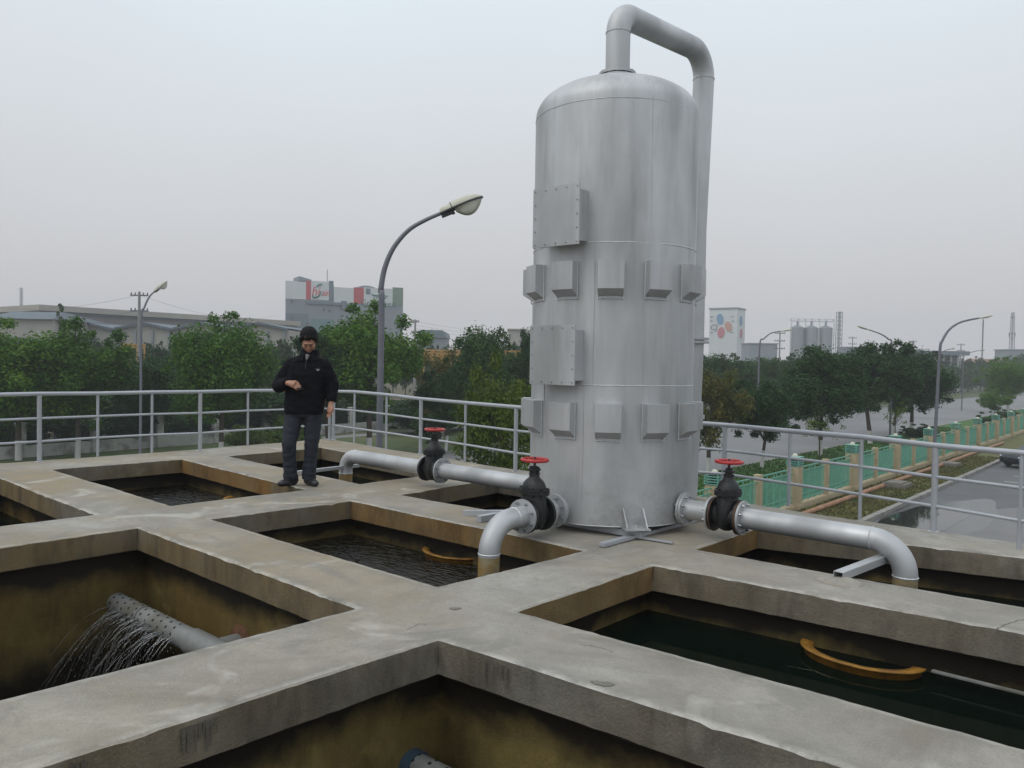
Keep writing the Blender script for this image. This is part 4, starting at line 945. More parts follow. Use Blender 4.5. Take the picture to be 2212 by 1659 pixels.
proto('p1','leaf_dark',11,3.2,12,2.5,26,6000,.22,'bark',.32,'conifer_tree',ragged=1.6)
proto('f1','leaf_dark',12,6,8,.5,22,3500,.26,'bark',.36)
def tree(key,label,p,h,w_,rot=None,group=None,cat=None):
    P=PROTO[key]; T=TR(Vector((p.x,p.y,p.z)))@RZ(rot if rot is not None else random.uniform(0,6.28))@Matrix.Diagonal((w_/P['w'],w_/P['w'],h/P['h'],1))
    cat=cat or {'shrub':'shrub','sapling':'sapling'}.get(P['name'],'tree')
    if P['obj'] is None:
        root=thing(P['name'],label,cat,T,group); b,lob=crown_mesh(P['seed'],P['w'],P['z0'],P['h'],P['nl'],P['leaves'],P['size'],P['lumps'],P['ragged'])
        b.build('crown',M[P['leaf']],root); trunk_mesh(P['seed'],P['h'],P['r'],lob,P['lean'],P['split']).build('trunk',M[P['bark']],root); kids(root); P['obj']=root; return root
    r_=dup(P['obj'],T,label,group); r_['category']=cat
    if not group and 'group' in r_: del r_['group']
    return r_
def tp(x,ytop,D):     # base point and height from the crown top pixel
    p=at(x,ytop,D); return Vector((p.x,p.y,0)),p.z
def tpx(key,label,x,ytop,wpx,D,group=None,rot=None):
    p,h=tp(x,ytop,D); return tree(key,label,p,h,wpx*D/FPX,rot,group)
LG='trees beyond the left handrail'
tpx('g1','bushy green tree at the far left edge of the photo',40,688,290,45,LG)
tpx('g2','broad green tree just left of the first street lamp',168,690,255,46,LG)
tpx('d1','dark green tree low behind the first street lamp',328,762,170,52,LG)
tpx('g1','full green tree between the first street lamp and the man',480,672,245,46,LG,2.2)
tpx('g2','large green tree behind the near street lamp, in front of the tall factory',800,655,280,50,LG,1.0)
tpx('d2','green tree directly right of the man, low part of the big one',712,705,200,49,LG)
tpx('d1','dark tree with upright top left of the tank',1040,697,165,54,LG,.6)
tpx('a1','yellowing tree top right of the near street lamp',958,752,110,60,LG)
tpx('d2','dark round tree between the near lamp and the olive tree',965,790,150,52,LG)
tpx('o1','small leaved olive green tree touching the tank on its left',1092,768,210,28,LG)
tpx('d1','dark tree top just left of the tank behind the olive tree',1150,702,100,58,LG,3.0)
tpx('d3','dark leafy tree at the left edge behind the handrail',25,790,260,50,LG)
for i,(x,y,wp,D) in enumerate(((120,800,220,56),(235,815,220,58),(345,812,200,60),(440,815,210,62),(560,822,220,60),(640,815,160,64),(900,850,190,66),(995,845,160,70),(1060,860,150,75),(700,830,170,70),(820,850,200,72))):
    tpx('d3','low dark tree in the row behind the white wall',x,y,wp,D,'low dark trees behind the white wall')
tpx('s1','bright lime green bush left of the man beyond the handrail',535,915,110,50,'lime bushes beyond the handrail')
tpx('s1','bright lime green bush directly behind the man',622,888,130,47,'lime bushes beyond the handrail')
tpx('s1','low lime bush between the man and the handrail corner',668,925,80,49,'lime bushes beyond the handrail')
tpx('s2','green shrub under the near tree right of the near lamp',935,868,100,58)
for i in range(17):
    q=LW(-17+i*3.1)+Vector((-1.6,1.3,0)); tree('s2','dark bush behind the white wall',q,2.3+.5*random.random(),4.6,None,'dark bushes behind the white wall')
tpx('p1','tall thin hazy conifer above the warehouse roofs',128,655,34,120)
for i in range(16):
    x=110+i*34+random.uniform(-8,8); tpx('f1','hazy low tree in the row before the warehouses',x,728+random.uniform(-5,8)-(6 if i%3==0 else 0),random.uniform(58,85),98+random.uniform(-6,8),'hazy low trees before the warehouses')
for i in range(12):
    x=850+i*27; tpx('f1','hazy tree beyond the yellow frames',x,734+random.uniform(-5,6),55,130+random.uniform(-8,8),'hazy trees beyond the yellow frames')
# right hand side: verge row
RG='trees on the verge between the green fence and the road'
def tw(key,label,w_,t,h,wd,group=None,rot=None): return tree(key,label,wt(w_,t),h,wd,rot,group)
tw('a1','thin yellow brown tree touching the right side of the tank',-19.5,38.8,6.2,4.6,RG,1.1)
tw('d2','lower dark tree with whitewashed trunk nearest the right valve',-19,44.5,5.6,4.6,RG,.5)
tw('d1','second tall verge tree, left of the densest crowns',-19,54.0,7.7,6.6,RG,2.0)
tw('d2','tallest dark verge tree in the middle of the row',-19.2,65.5,8.7,7.6,RG,3.3)
tw('d1','dark verge tree just left of the tall slim lamp',-19.6,79.0,8.0,7.8,RG,4.4)
tw('d2','verge tree mostly hidden by the tall slim lamp',-19.6,73.0,7.4,5.5,RG,5.4)
tw('g1','round verge tree with leaning trunk at the far right',-20.0,131,8.0,8.5,RG,2.2)
tw('g2','small umbrella shaped tree above the green fence at the right',-18.5,112,3.7,4.4,RG,.2)
tw('g2','hazy verge tree past the end of the green fence',-19.5,160,7.5,8,RG,2.2)
FG='trees on the far side of the right road'
for i in range(15):
    tw('d3' if i%2 else 'd1','dark green tree in the far roadside row right of the tank',-40.5+random.uniform(-1.5,1.5),46+i*6.0,7.4+random.uniform(-.7,.7),7.4,FG)
for i in range(13):
    tw('f1','hazy tree in the distant roadside row at the right',-45+random.uniform(-2,2),140+i*13,7.6+random.uniform(-.8,1.2),8.5,'hazy distant roadside trees at the right')
for i in range(10):
    tpx('f1','hazy tree on the horizon at the right edge',1990+i*26,774-i*1.6+random.uniform(-4,4),50,230+random.uniform(-20,20),'hazy horizon trees at the right edge')
tw('y1','young sapling with few leaves just right of the tank',-16.5,30.5,3.6,2.2,'young saplings on the verge')
tw('y1','yellow green sapling under the dark verge trees',-18,51.0,3.0,3.0,'young saplings on the verge')
tw('y1','nearly bare sapling left of the tall slim lamp',-17,64,3.6,2.4,'young saplings on the verge')
for lb,t,h in (('round dark shrub behind the green fence nearest the tall slim lamp',92,1.9),('round shrub behind the green fence, farther one',101,1.8),('low clipped hedge bush under the verge trees',75,1.3)):
    tw('s2',lb,-15.5 if h>1.5 else -18,t,h,3.2,'shrubs behind the green fence')

ORD=['first','second','third','fourth','fifth','sixth','seventh','eighth','ninth','tenth','eleventh','twelfth','thirteenth','fourteenth','fifteenth','sixteenth','seventeenth']
for gname in ('low dark trees behind the white wall','dark bushes behind the white wall',FG,'hazy low trees before the warehouses','hazy trees beyond the yellow frames','hazy distant roadside trees at the right','hazy horizon trees at the right edge'):
    ms=sorted([o for o in COL.objects if o.parent is None and o.get('group')==gname],key=lambda o:o.location.x/o.location.y)
    for i,o in enumerate(ms): o['label']=ORD[i]+' from the left of the '+gname

# ================================================================== LEFT ROADSIDE WALL
LW=lambda s,z=0: Vector((-23.4+.6*s,52.7+.8*s,z))
wl=thing('boundary_wall','low dirty white wall with square pillars and dark iron bars beyond the left handrail','wall',LW(-16.8)); o0=LW(-16.8); aw=math.atan2(.8,.6)
b=MB(); 
for k in range(12): b.box((2.1+4.2*k,0,.37),(3.75,.22,.74),RZ(aw))
b.build('low_wall',M['plaster'],wl)
for k in range(13): b=MB(); b.box((4.2*k,0,1.0),(.45,.45,2.0),RZ(aw),bev=.02); b.box((4.2*k,0,2.04),(.52,.52,.08),RZ(aw),bev=.01); b.build('pillar',M['plaster'],wl)
for k in range(12):
    b=MB()
    for z in (.95,1.75): b.box((2.1+4.2*k,0,z),(3.75,.03,.04),RZ(aw))
    for j in range(24): b.box((.3+4.2*k+j*.157,0,1.32),(.018,.018,1.15),RZ(aw))
    b.build('iron_bars',M['ironbar'],wl)

# ================================================================== GREEN FENCE
FB=wt(-12.55,33.0); # first lantern pillar in full view
import itertools
F0=wt(-12.55,32.75-7.3*2)
fence=thing('green_fence','cream pillared fence with green metal panels and green lanterns along the parking lot','fence',TR(F0)@RZ(VA))
for k in range(17):
    x=7.3*k
    b=MB(); b.box((x,0,.95),(.50,.50,1.9),bev=.012); b.box((x,0,.16),(.58,.58,.32),bev=.012)
    for sg in (-1,1):       # shallow vertical grooves
        b.box((x+sg*.10,-.253,1.0),(.02,.012,1.5)); b.box((x-.253,sg*.10,1.0),(.012,.02,1.5))
    pil=b.build('pillar',M['cream'],fence)
    b=MB()
    for z in (1.93,2.02,2.11,2.20,2.29): b.box((x,0,z),(.56,.56,.03),bev=.006)
    for sx in (-1,1):
        for sy in (-1,1): b.box((x+sx*.24,sy*.24,2.11),(.04,.04,.36))
    b.ell((x,0,2.30),(.13,.13,.14),seg=12,rings=6,mi=1); b.build('lantern',[M['greenpale'],M['lampshell']],pil)
    b=MB(); b.box((x+3.65,0,.95),(.25,.28,1.9),bev=.01); b.build('post',M['cream'],fence)
    b=MB(); b.box((x+3.65,0,.15),(6.8,.32,.30),bev=.01); b.build('plinth',M['cream'],fence)
    for x0,x1 in ((x+.25,x+3.525),(x+3.775,x+7.05)):
        b=MB(); L_=x1-x0; cx_=(x0+x1)/2
        for z,h_ in ((1.80,.05),(1.62,.035),(.42,.045),(.62,.03)): b.box((cx_,0,z),(L_,.04,h_))
        for k2 in range(int(L_/.075)): b.box((x0+.03+k2*.075,0,1.03),(.026 if k2%9 else .04,.012 if k2%9 else .04,1.22 if k2%9 else 1.40))
        for s_ in (x0+.30,cx_,x1-.30): b.box((s_,0,1.71),(.03,.03,.16))
        b.build('green_panel',M['green'],fence)
# brown pipe and manhole box along the fence foot
for lb,t0,t1 in (('long brown orange pipe lying along the near foot of the green fence',22,41.8),('brown orange pipe continuing past the manhole box to the far end',43.6,74)):
    b=MB(); n_=30; b.tube([Vector((0,0,0))+VD*((t1-t0)*k/n_)+UD*.03*noise.noise((k*.4,t0,0)) for k in range(n_+1)],.11,12); o=b.build('ground_pipe',M['orange']); o.location=wt(-11.6,t0,.22)
    tag(o,lb,'pipe','brown pipes along the fence foot')
b=MB(); b.box((0,0,.16),(1.5,1.1,.32),bev=.02); b.box((0,0,.35),(1.2,.8,.06),bev=.01); o=b.build('manhole_box',M['spot']); o.matrix_world=TR(wt(-11.2,42.7))@RZ(VA); tag(o,'low concrete manhole box beside the brown pipe','manhole')
b=MB(); b.box((0,0,.16),(1.3,1.0,.34),bev=.02); o=b.build('manhole_box',M['spot']); o.matrix_world=TR(wt(-11.3,54.5))@RZ(VA); tag(o,'farther concrete manhole box by the fence foot','manhole')

# ================================================================== CAR
def car(label,T):
    root=thing('parked_car',label,'car',T)
    secs=[(-2.25,.62,.35,.62),(-2.15,.80,.25,.80),(-1.6,.88,.22,.92),(-.9,.90,.2,.98),(0,.90,.2,1.0),(1.0,.90,.2,1.02),(1.8,.88,.24,1.05),(2.2,.78,.35,.98),(2.27,.66,.45,.85)]
    b=MB(); vs=[]; N=16
    for x,w_,zb,zt in secs:
        for k in range(N):
            q=2*PI*k/N; c,s_=math.cos(q),math.sin(q); vs.append(Vector((x,w_*(abs(c)**.45)*(1 if c>0 else -1),(zb+zt)/2+(zt-zb)/2*(abs(s_)**.5)*(1 if s_>0 else -1))))
    b.add(vs,[(i*N+k,i*N+(k+1)%N,(i+1)*N+(k+1)%N,(i+1)*N+k) for i in range(len(secs)-1) for k in range(N)],True); b.add(vs[:N],[tuple(range(N))[::-1]]); b.add(vs[-N:],[tuple(range(N))])
    b.build('body',M['car'],root)
    b=MB(); rows_=[(-1.05,.80,.94),(-.35,.66,1.38),(.1,.64,1.45),(.9,.64,1.44),(1.5,.66,1.32),(2.05,.78,1.03)]
    vs=[]
    for x,w_,z in rows_: vs+=[Vector((x,-w_-.06*(z<1.3),.9)),Vector((x,-w_,z)),Vector((x,w_,z)),Vector((x,w_+.06*(z<1.3),.9))]
    b.add(vs,[(i*4+k,(i+1)*4+k,(i+1)*4+k+1,i*4+k+1) for i in range(5) for k in (0,2)]+[(0,1,2,3)[::-1]],False,0)
    b.add(vs,[(0,1,2,3)],False,0); b.add(vs,[(i*4+1,(i+1)*4+1,(i+1)*4+2,i*4+2) for i in (0,4)],False,0); b.add([v+Vector((0,0,.004)) for v in vs],[(i*4+1,(i+1)*4+1,(i+1)*4+2,i*4+2) for i in (1,2,3)],False,1)
    b.build('cabin_glass',[M['carglass'],M['car']],root)
    for x in (-1.42,1.36):
        for sy in (-1,1):
            AXY=Matrix.Rotation(rad(90),4,'X'); b=MB(); b.lathe([(.2,-.11),(.30,-.11),(.33,-.07),(.33,.07),(.30,.11),(.2,.11)],TR(x,sy*.80,.33)@AXY,28); wh=b.build('wheel',M['tyre'],root)
            b=MB(); T2=TR(x,sy*.915,.33)@AXY; b.lathe([(.21,-.01),(.21,.01),(.185,.011)],T2,24,cap=False)
            for k in range(9): b.box((0,.1,0),(.035,.19,.02),T2@RZ(2*PI*k/9))
            b.lathe([(.05,-.015),(.05,.015)],T2,12); b.build('rim',M['rim'],wh)
    for sy in (-1,1): b=MB(); b.ell((-2.02,sy*.66,.68),(.2,.17,.09),seg=14,rings=8); b.build('headlight',M['headlight'],root)
    b=MB(); b.box((-2.235,0,.52),(.04,.9,.16),bev=.01); b.build('grille',M['lampdark'],root)
cp=gp(2188,1010); car('dark car parked at the right edge, only its nose in view',TR(Vector((cp.x+1.75,cp.y+.3,.012)))@RZ(rad(14)))

# ================================================================== FAR BUILDINGS
def facade(name,label,cat,x0,d0,x1,d1,group=None):
    p=at(x0,800,d0); q=at(x1,800,d1); p=Vector((p.x,p.y,0)); q=Vector((q.x,q.y,0)); d=q-p; a=math.atan2(d.y,d.x)
    root=thing(name,label,cat,TR(p)@RZ(a),group)
    inv=(TR(p)@RZ(a)).inverted()
    def loc(x,y):      # pixel -> (s, z) on the facade plane
        r=ray(x,y); nrm=Vector((-d.y,d.x,0)); t=(p-CAM).dot(nrm)/r.dot(nrm); w_=inv@(CAM+r*t); return w_.x,w_.z
    return root,loc
def panel(root,loc,x0,y0,x1,y1,m,name,out_=.1,zt=None,thick=None):
    s0,z1=loc(x0,y0); s1,_=loc(x1,y0); _,z0=loc((x0+x1)/2,y1); b=MB(); b.box(((s0+s1)/2,-out_/2,(z0+z1)/2),(s1-s0,out_,z1-z0)); return b.build(name,M[m],root)
def corner_block(root,inv0,xc,D,th,xf,xs,ytop,mirror=False):
    """box whose nearest vertical edge stands at pixel xc; front runs to pixel xf, side to pixel xs"""
    p=at(xc,800,D); c=Vector((p.x,p.y,0)); sg=-1 if mirror else 1
    fd=Vector((sg*math.cos(th),math.sin(th),0)); sd_=Vector((-sg*math.sin(th),math.cos(th),0)); h=at(xc,ytop,D).z
    def on(dirv,x,y):
        r=ray(x,y); nrm=Vector((-dirv.y,dirv.x,0)); q=CAM+r*((c-CAM).dot(nrm)/r.dot(nrm)); return (q-c).dot(dirv),q.z
    Lf=on(fd,xf,800)[0]; Ls=on(sd_,xs,800)[0]
    def pan(which,x0,y0,x1,y1,m,name,o=.1):
        dv,nv,=(fd,-sd_) if which=='f' else (sd_,-fd)
        xm=xc
        a,_=on(dv,x0,y0); b_,_=on(dv,x1,y0); _,z1=on(dv,xm,y0); _,z0=on(dv,xm,y1); a,b_=min(a,b_),max(a,b_); a=max(a,.02); b_=min(b_,(Lf if which=='f' else Ls)-.02)
        bb=MB(); q=[c+dv*a,c+dv*b_,c+dv*b_+nv*o,c+dv*a+nv*o]; bb.add([inv0@Vector((v.x,v.y,z)) for z in (z0,z1) for v in q],[(0,1,2,3),(7,6,5,4),(0,4,5,1),(1,5,6,2),(2,6,7,3),(3,7,4,0)]); return bb.build(name,M[m],root)
    bb=MB(); q=[c,c+fd*Lf,c+fd*Lf+sd_*Ls,c+sd_*Ls]; bb.add([inv0@Vector((v.x,v.y,z)) for z in (0,h) for v in q],[(0,1,2,3),(7,6,5,4),(0,4,5,1),(1,5,6,2),(2,6,7,3),(3,7,4,0)])
    def T(x,y):      # frame on the front face for lettering
        a,z=on(fd,x,y); q=c+fd*a-sd_*.13; xv=fd if not mirror else -fd
        return inv0@Matrix(((xv.x,0,sd_.x*-1,q.x),(xv.y,0,sd_.y*-1,q.y),(0,1,0,z),(0,0,0,1)))
    return bb,pan,T,c,fd,sd_,Lf,Ls,h
hb,lc=facade('feed_factory','tall grey and white factory with red stripes and sign boards above the trees','factory',617,226,871,243)
def block(root,loc,x0,y0,x1,depth,m,name='building_block',zb=0):
    s0,z1=loc(x0,y0); s1,_=loc(x1,y0); b=MB(); q=[(s0,0),(s1,0),(s1+.30*depth,depth),(s0+.30*depth,depth)]; b.prism(q,zb,z1); return b.build(name,M[m],root)
block(hb,lc,617,606,720.5,24,'bldgrey'); block(hb,lc,720.7,620,871,20,'bldgrey')
panel(hb,lc,617.5,606.3,661,646,'bldwhite','cladding'); panel(hb,lc,661,606.3,672,647,'bldred','red_stripe'); panel(hb,lc,672,606.3,710.5,648,'bldwhite','sign_board'); panel(hb,lc,710.5,606.3,720.3,650,'blddk','dark_stripe')
panel(hb,lc,721,620.5,764,655,'bldwhite','cladding'); panel(hb,lc,764,620.5,786,656,'bldred','red_stripe'); panel(hb,lc,786,620.5,848,659,'bldwhite','sign_board'); panel(hb,lc,848,620.5,870.8,660,'bldgreen','green_stripe')
panel(hb,lc,617.5,676,667,720,'blddk','dark_cladding'); panel(hb,lc,671,688,720,720,'bldteal','teal_cladding')
panel(hb,lc,661,650,737,658,'blddk','ledge',.5); panel(hb,lc,737,650,748,668,'blddk','downpipe',.6)
for x,y in ((630,648),(699,667),(712,669),(630,685),(664,696)): panel(hb,lc,x-1.5,y,x+1.5,y+4,'mast','lamp_bracket',.6)
s0,z0_=lc(650,605); s1,_=lc(677,605); b=MB(); b.add([Vector(v) for v in ((s0,2,z0_),(s1,2,z0_),(s1,2,z0_+.5),(s0,2,z0_+1.3),(s0,9,z0_),(s1,9,z0_),(s1,9,z0_+.5),(s0,9,z0_+1.3))],[(0,1,2,3),(7,6,5,4),(3,2,6,7),(0,3,7,4),(1,5,6,2)]); b.build('roof_penthouse',M['bldgrey'],hb)
s0,z0_=lc(776,621); s1,_=lc(816,621); b=MB(); b.prism([(s0,0),(s1,0),(s1-(s1-s0)*.15,.5),((s0+s1)/2,.8),(s0+(s1-s0)*.2,.7)],0,8,Matrix(((1,0,0,0),(0,0,1,1),(0,1,0,z0_),(0,0,0,1)))); b.build('vaulted_roof',M['bldgrey'],hb)
s0,z0_=lc(715,610); b=MB(); b.tube([(s0-.3,3,z0_),(s0-.3,3,z0_+4)],.1,6); b.build('antenna',M['mast'],hb)
RX=Matrix.Rotation(rad(90),4,'X')
s,z=lc(681,630); text_mesh('hi',3.9,'sign_lettering',M['signred'],hb,TR(s,-.14,z)@RX,.03,.25,.85)
s,z=lc(703,633); text_mesh('ain',2.8,'sign_lettering',M['signred'],hb,TR(s,-.14,z)@RX,.03,.2,.75)
b=MB(); S_=lambda x,y:(lambda q:Vector((q[0],-.16,q[1])))(lc(x,y))
b.tube([S_(x,y) for x,y in ((695,614),(688,616),(683,621))],[.25,.3,.15],6); b.tube([S_(x,y) for x,y in ((675,637),(676,642),(681,643),(688,640),(692,635),(693,629))],[.15,.3,.3,.25,.2,.15],6); b.build('sign_swoosh',M['signgreen'],hb)
s,z=lc(817,655.5); text_mesh('Greenfeed',2.5,'sign_lettering',M['signgreen'],hb,TR(s,-.14,z)@RX,.03,0,1.02)
b=MB(); b.tube([S_(x,y) for x,y in ((802,635),(806,638),(820,639),(838,639.5))],[.1,.25,.25,.1],6)
for x in (808,814,820,826,832): 
    p_=S_(x,644); b.box(p_,(.35,.05,.5))
b.build('sign_underline',M['signgreen'],hb)
panel(hb,lc,790,623,800,636,'blddk','sign_emblem',.15)
# warehouses on the left
r_,lc2=facade('long_warehouse','very long warehouse with beige roof edge stretching behind the left trees','warehouse',85,150,640,200)
s0,zt=lc2(85,662); s1,_=lc2(640,698)
b=MB(); b.box(((s0+s1)/2,9,7.2),(s1-s0,18,14.2)); b.build('wall',M['shadegrey'],r_)
b=MB(); b.box(((s0+s1)/2,9,14.9),(s1-s0+1,20,1.1)); b.build('roof',M['roofbeige'],r_)
b=MB(); b.box(((s0+s1)/2,-.2,14.1),(s1-s0,.3,.35)); b.build('gutter',M['blddk'],r_)
for i,(x,wd) in enumerate(((60,126),(186,126),(312,126),(438,126),(560,126))):
    lb=('leftmost','second from the left','third from the left, behind the first street lamp','fourth from the left','last, beside the tall factory')[i]
    D=128; p=at(x,800,D); g_=thing('gabled_shed','cream gabled shed with blue grey roof, '+lb,'shed',Vector((p.x,p.y,0)),'row of gabled sheds before the long warehouse')
    w_=wd*D/FPX; zr=at(x,699,D).z; ze=at(x,712,D).z
    b=MB(); b.prism([(-w_/2,0),(w_/2,0),(w_/2,ze),(0,zr),(-w_/2,ze)],0,26,Matrix(((1,0,0,0),(0,0,1,0),(0,1,0,0),(0,0,0,1)))); b.build('wall',M['shedwall'],g_)
    b=MB()
    for sg in (-1,1): b.add([Vector(v) for v in ((0,-.6,zr+.25),(sg*w_/2,-.6,ze+.25),(sg*w_/2,26,ze+.25),(0,26,zr+.25),(0,-.6,zr-.15),(sg*w_/2,-.6,ze-.15))],[(0,1,2,3),(0,4,5,1)])
    b.build('roof',M['roofblue'],g_)
    for k in range(4): b=MB(); b.box((-w_*.44+k*w_*.29,-.15,ze/2),(.35,.3,ze-.3)); b.build('column',M['bldgrey'],g_)
p=at(-20,800,118); g_=thing('blue_roofed_hall','blue grey roofed hall at the far left edge','hall',Vector((p.x,p.y,0)))
zr=at(50,669,118).z; ze=at(50,689,118).z; w_=135*118/FPX
b=MB(); b.box((w_/2,8,ze/2),(w_,16,ze)); b.build('wall',M['shedwall'],g_)
b=MB(); b.add([Vector(v) for v in ((-.5,-.6,ze),(w_+.3,-.6,ze),(w_-1.2,5,zr),(0,5,zr),(-.5,16,ze),(w_+.3,16,ze))],[(0,1,2,3),(3,2,5,4),(1,5,2),(0,3,4)]); b.build('roof',M['roofblue'],g_)
p=at(0,800,105); b=MB(); 
b.box((0,0,4.1),(12,6,8.2),bev=.1); o=b.build('dark_shed',M['blddk']); o.location=(p.x-2,p.y,0); tag(o,'dark low shed behind the trees at the far left edge','shed')
# white silo-like and small buildings in the middle
p=at(932,800,170); g_=thing('round_roofed_hall','hazy hall with rounded dark roof between the factory and the tank','hall',Vector((p.x,p.y,0))); z_=at(932,713,170).z; w_=58*170/FPX
b=MB(); b.box((0,5,z_/2-.8),(w_,10,z_-1.6)); b.build('wall',M['bldgrey'],g_)
b=MB(); b.prism([(-w_/2,-1.6),(w_/2+.3,-1.6),(w_/2,-.5),(w_*.38,0),(-w_*.38,0),(-w_/2,-.4)],-.4,10.4,Matrix(((1,0,0,0),(0,0,1,0),(0,1,0,z_),(0,0,0,1)))); b.build('roof',M['blddk'],g_)
p=at(1116,800,180); g_=thing('beige_block','pale beige block peeping out left of the tank','building',Vector((p.x,p.y,0))); z_=at(1116,713,180).z; w_=38*180/FPX
b=MB(); b.box((0,5,z_/2),(w_,10,z_)); b.build('wall',M['shedwall'],g_); b=MB(); b.box((0,5,z_+.15),(w_+.5,10.5,.3)); b.build('roof',M['roofbeige'],g_); b=MB(); b.box((-.5,-.1,z_-4.2),(2.6,.2,1)); b.build('window',M['roofblue'],g_)
def gantry(label,x,y0,D,w_,h_,bays):
    p=at(x,y0,D); root=thing('orange_frame',label,'steel frame',Vector((p.x,p.y,0)),'orange frames behind the trees'); z_=p.z
    b=MB()
    for k in range(bays+1):
        xx=-w_/2+w_*k/bays; b.box((xx,0,z_/2),(.16,.16,z_))
        if k<bays: x2=-w_/2+w_*(k+1)/bays; b.tube([(xx,0,z_-h_),(x2,0,z_)],.06,6); b.tube([(xx,0,z_),(x2,0,z_-h_)],.06,6)
    for zz in (z_,z_-h_): b.box((0,0,zz),(w_,.18,.18))
    for zz in (z_-h_*.35,z_-h_*.6): b.box((0,0,zz),(w_,.05,.3))
    b.build('truss',M['amber'],root)
gantry('orange steel frame right of the near street lamp above the yellowing tree',955,757,92,4.2,1.1,4)
gantry('orange steel frame just left of the tank above the olive tree',1085,758,92,5.5,1.6,9)
gantry('small orange frame behind the first street lamp',288,744,92,2.6,.4,3)
# petal sign building (right)
p=at(1590,800,330); FR0=TR(Vector((p.x,p.y,0))); IV=FR0.inverted()
cb=thing('sign_building','pale tall building with blue, orange and red petal emblem right of the tank','building',FR0)
bb,pan,T3,c3,f3,s3,L3,S3,h3=corner_block(cb,IV,1590,330,rad(34),1530,1607,667,True); bb.build('wall',M['bldwhite'],cb)
b=MB(); q=[c3-f3*.3-s3*.3,c3+f3*(L3+.3)-s3*.3,c3+f3*(L3+.3)+s3*(S3+.3),c3-f3*.3+s3*(S3+.3)]; b.add([IV@Vector((v.x,v.y,z)) for z in (h3,h3+.6) for v in q],[(0,1,2,3),(7,6,5,4),(0,4,5,1),(1,5,6,2),(2,6,7,3),(3,7,4,0)]); b.build('parapet',M['bldgrey'],cb)
def petal(T,rx,ry,rot,m):
    b=MB(); pts=[]
    for k in range(28):
        a=2*PI*k/28; r=1-.12*math.cos(a-PI/2); px_,pz_=rx*r*math.cos(a),ry*r*math.sin(a); c_,sn=math.cos(rot),math.sin(rot); pts.append((px_*c_-pz_*sn,px_*sn+pz_*c_))
    b.prism(pts,-.1,.1,T); b.build('petal_emblem',M[m],cb)
petal(T3(1555.5,688),1.5,2.3,.15,'signblue'); petal(T3(1573.5,704),1.45,2.25,.35,'signorange'); petal(T3(1558,717),1.5,2.3,-.1,'signpink')
text_mesh('CJ',3.4,'sign_lettering',M['blddk'],cb,T3(1542,707.5),.06,.15,.95)
for x,y in ((1537,684),(1537,693),(1537,718),(1582,684),(1583,694),(1582,718)): b=MB(); b.box((0,0,0),(1.1,.4,.1),T3(x,y)); b.build('small_window',M['bldgrey'],cb)
def TS(a,z): q=c3+s3*(S3*a)-f3*.1; return IV@Matrix(((s3.x,0,-f3.x,q.x),(s3.y,0,-f3.y,q.y),(0,1,0,z),(0,0,0,1)))
petal(TS(.45,h3-4.5),S3*.16,2.1,0,'signblue'); petal(TS(.5,h3-9.8),S3*.15,2.0,0,'signpink')
# silos
p=at(1752,800,330); sl=thing('grain_silos','three grey grain silos with gantry and tall elevator tower','silo',Vector((p.x,p.y,0))); k_=330/FPX
zc=at(1752,708,330).z; zp=at(1752,702,330).z; zg=at(1752,694,330).z
for x in (1720,1750,1781): b=MB(); r=14.2*k_; b.lathe([(r,0),(r,zc),(.4,zp)],TR((x-1752)*k_,0,0),24); b.lathe([(.35,zp-.1),(.35,zg)],TR((x-1752)*k_,0,0),6); b.build('silo_bin',M['silo'],sl)
b=MB(); b.box((0,0,zg),(94*k_,1.4,.35)); b.box((0,0,zg+.9),(94*k_,1.2,.1))
for x in (-46,-30,-15,0,15,30,46): b.box((x*k_,-.6,zg/2),(.3,.3,zg)); b.box((x*k_,0,zg+.45),(.1,1.2,.9))
b.build('gantry',M['bldwhite'],sl)
zt=at(1810,674,330).z; b=MB()
for sx in (-1,1):
    for sy in (-1,1): b.box((58*k_+sx*.9,sy*.9,zt/2),(.22,.22,zt))
for i in range(16):
    z0_=zt*i/16; z1_=zt*(i+1)/16; b.tube([(58*k_-.9,-.9,z0_),(58*k_+.9,-.9,z1_)],.09,5); b.box((58*k_,0,z1_),(1.9,1.9,.12))
b.box((58*k_,0,zt/2),(.35,.35,zt)); b.build('elevator_tower',M['silo'],sl)
# long canopy hall and small buildings far right
p=at(2040,800,210); g_=thing('long_canopy_hall','long low hall with grey flat roof on the right horizon','hall',Vector((p.x,p.y,0))); k_=210/FPX; z_=at(2040,758,210).z
b=MB(); b.box((2*k_,8,z_-.55),(104*k_,16,1.1)); b.build('roof',M['blddk'],g_); b=MB(); b.box((0,9,(z_-1.1)/2),(88*k_,12,z_-1.1)); b.build('wall',M['bldgrey'],g_)
for x in range(-40,50,16): b=MB(); b.box((x*k_,2.6,(z_-1.1)/2),(.6,.5,z_-1.1)); b.build('column',M['bldwhite'],g_)
p=at(2150,800,240); g_=thing('red_roofed_house','low house with faded red roof on the right horizon','house',Vector((p.x,p.y,0))); z_=at(2150,776,240).z
b=MB(); b.box((0,4,z_/2-.6),(11,8,z_-1.2)); b.build('wall',M['shedwall'],g_); b=MB(); b.prism([(-4.5,0),(4.5,0),(0,1.3)],-6,6,TR(0,4,z_-1.2)@RZ(0)@Matrix(((0,0,1,0),(1,0,0,0),(0,1,0,0),(0,0,0,1)))); b.build('roof',M['redroof'],g_)
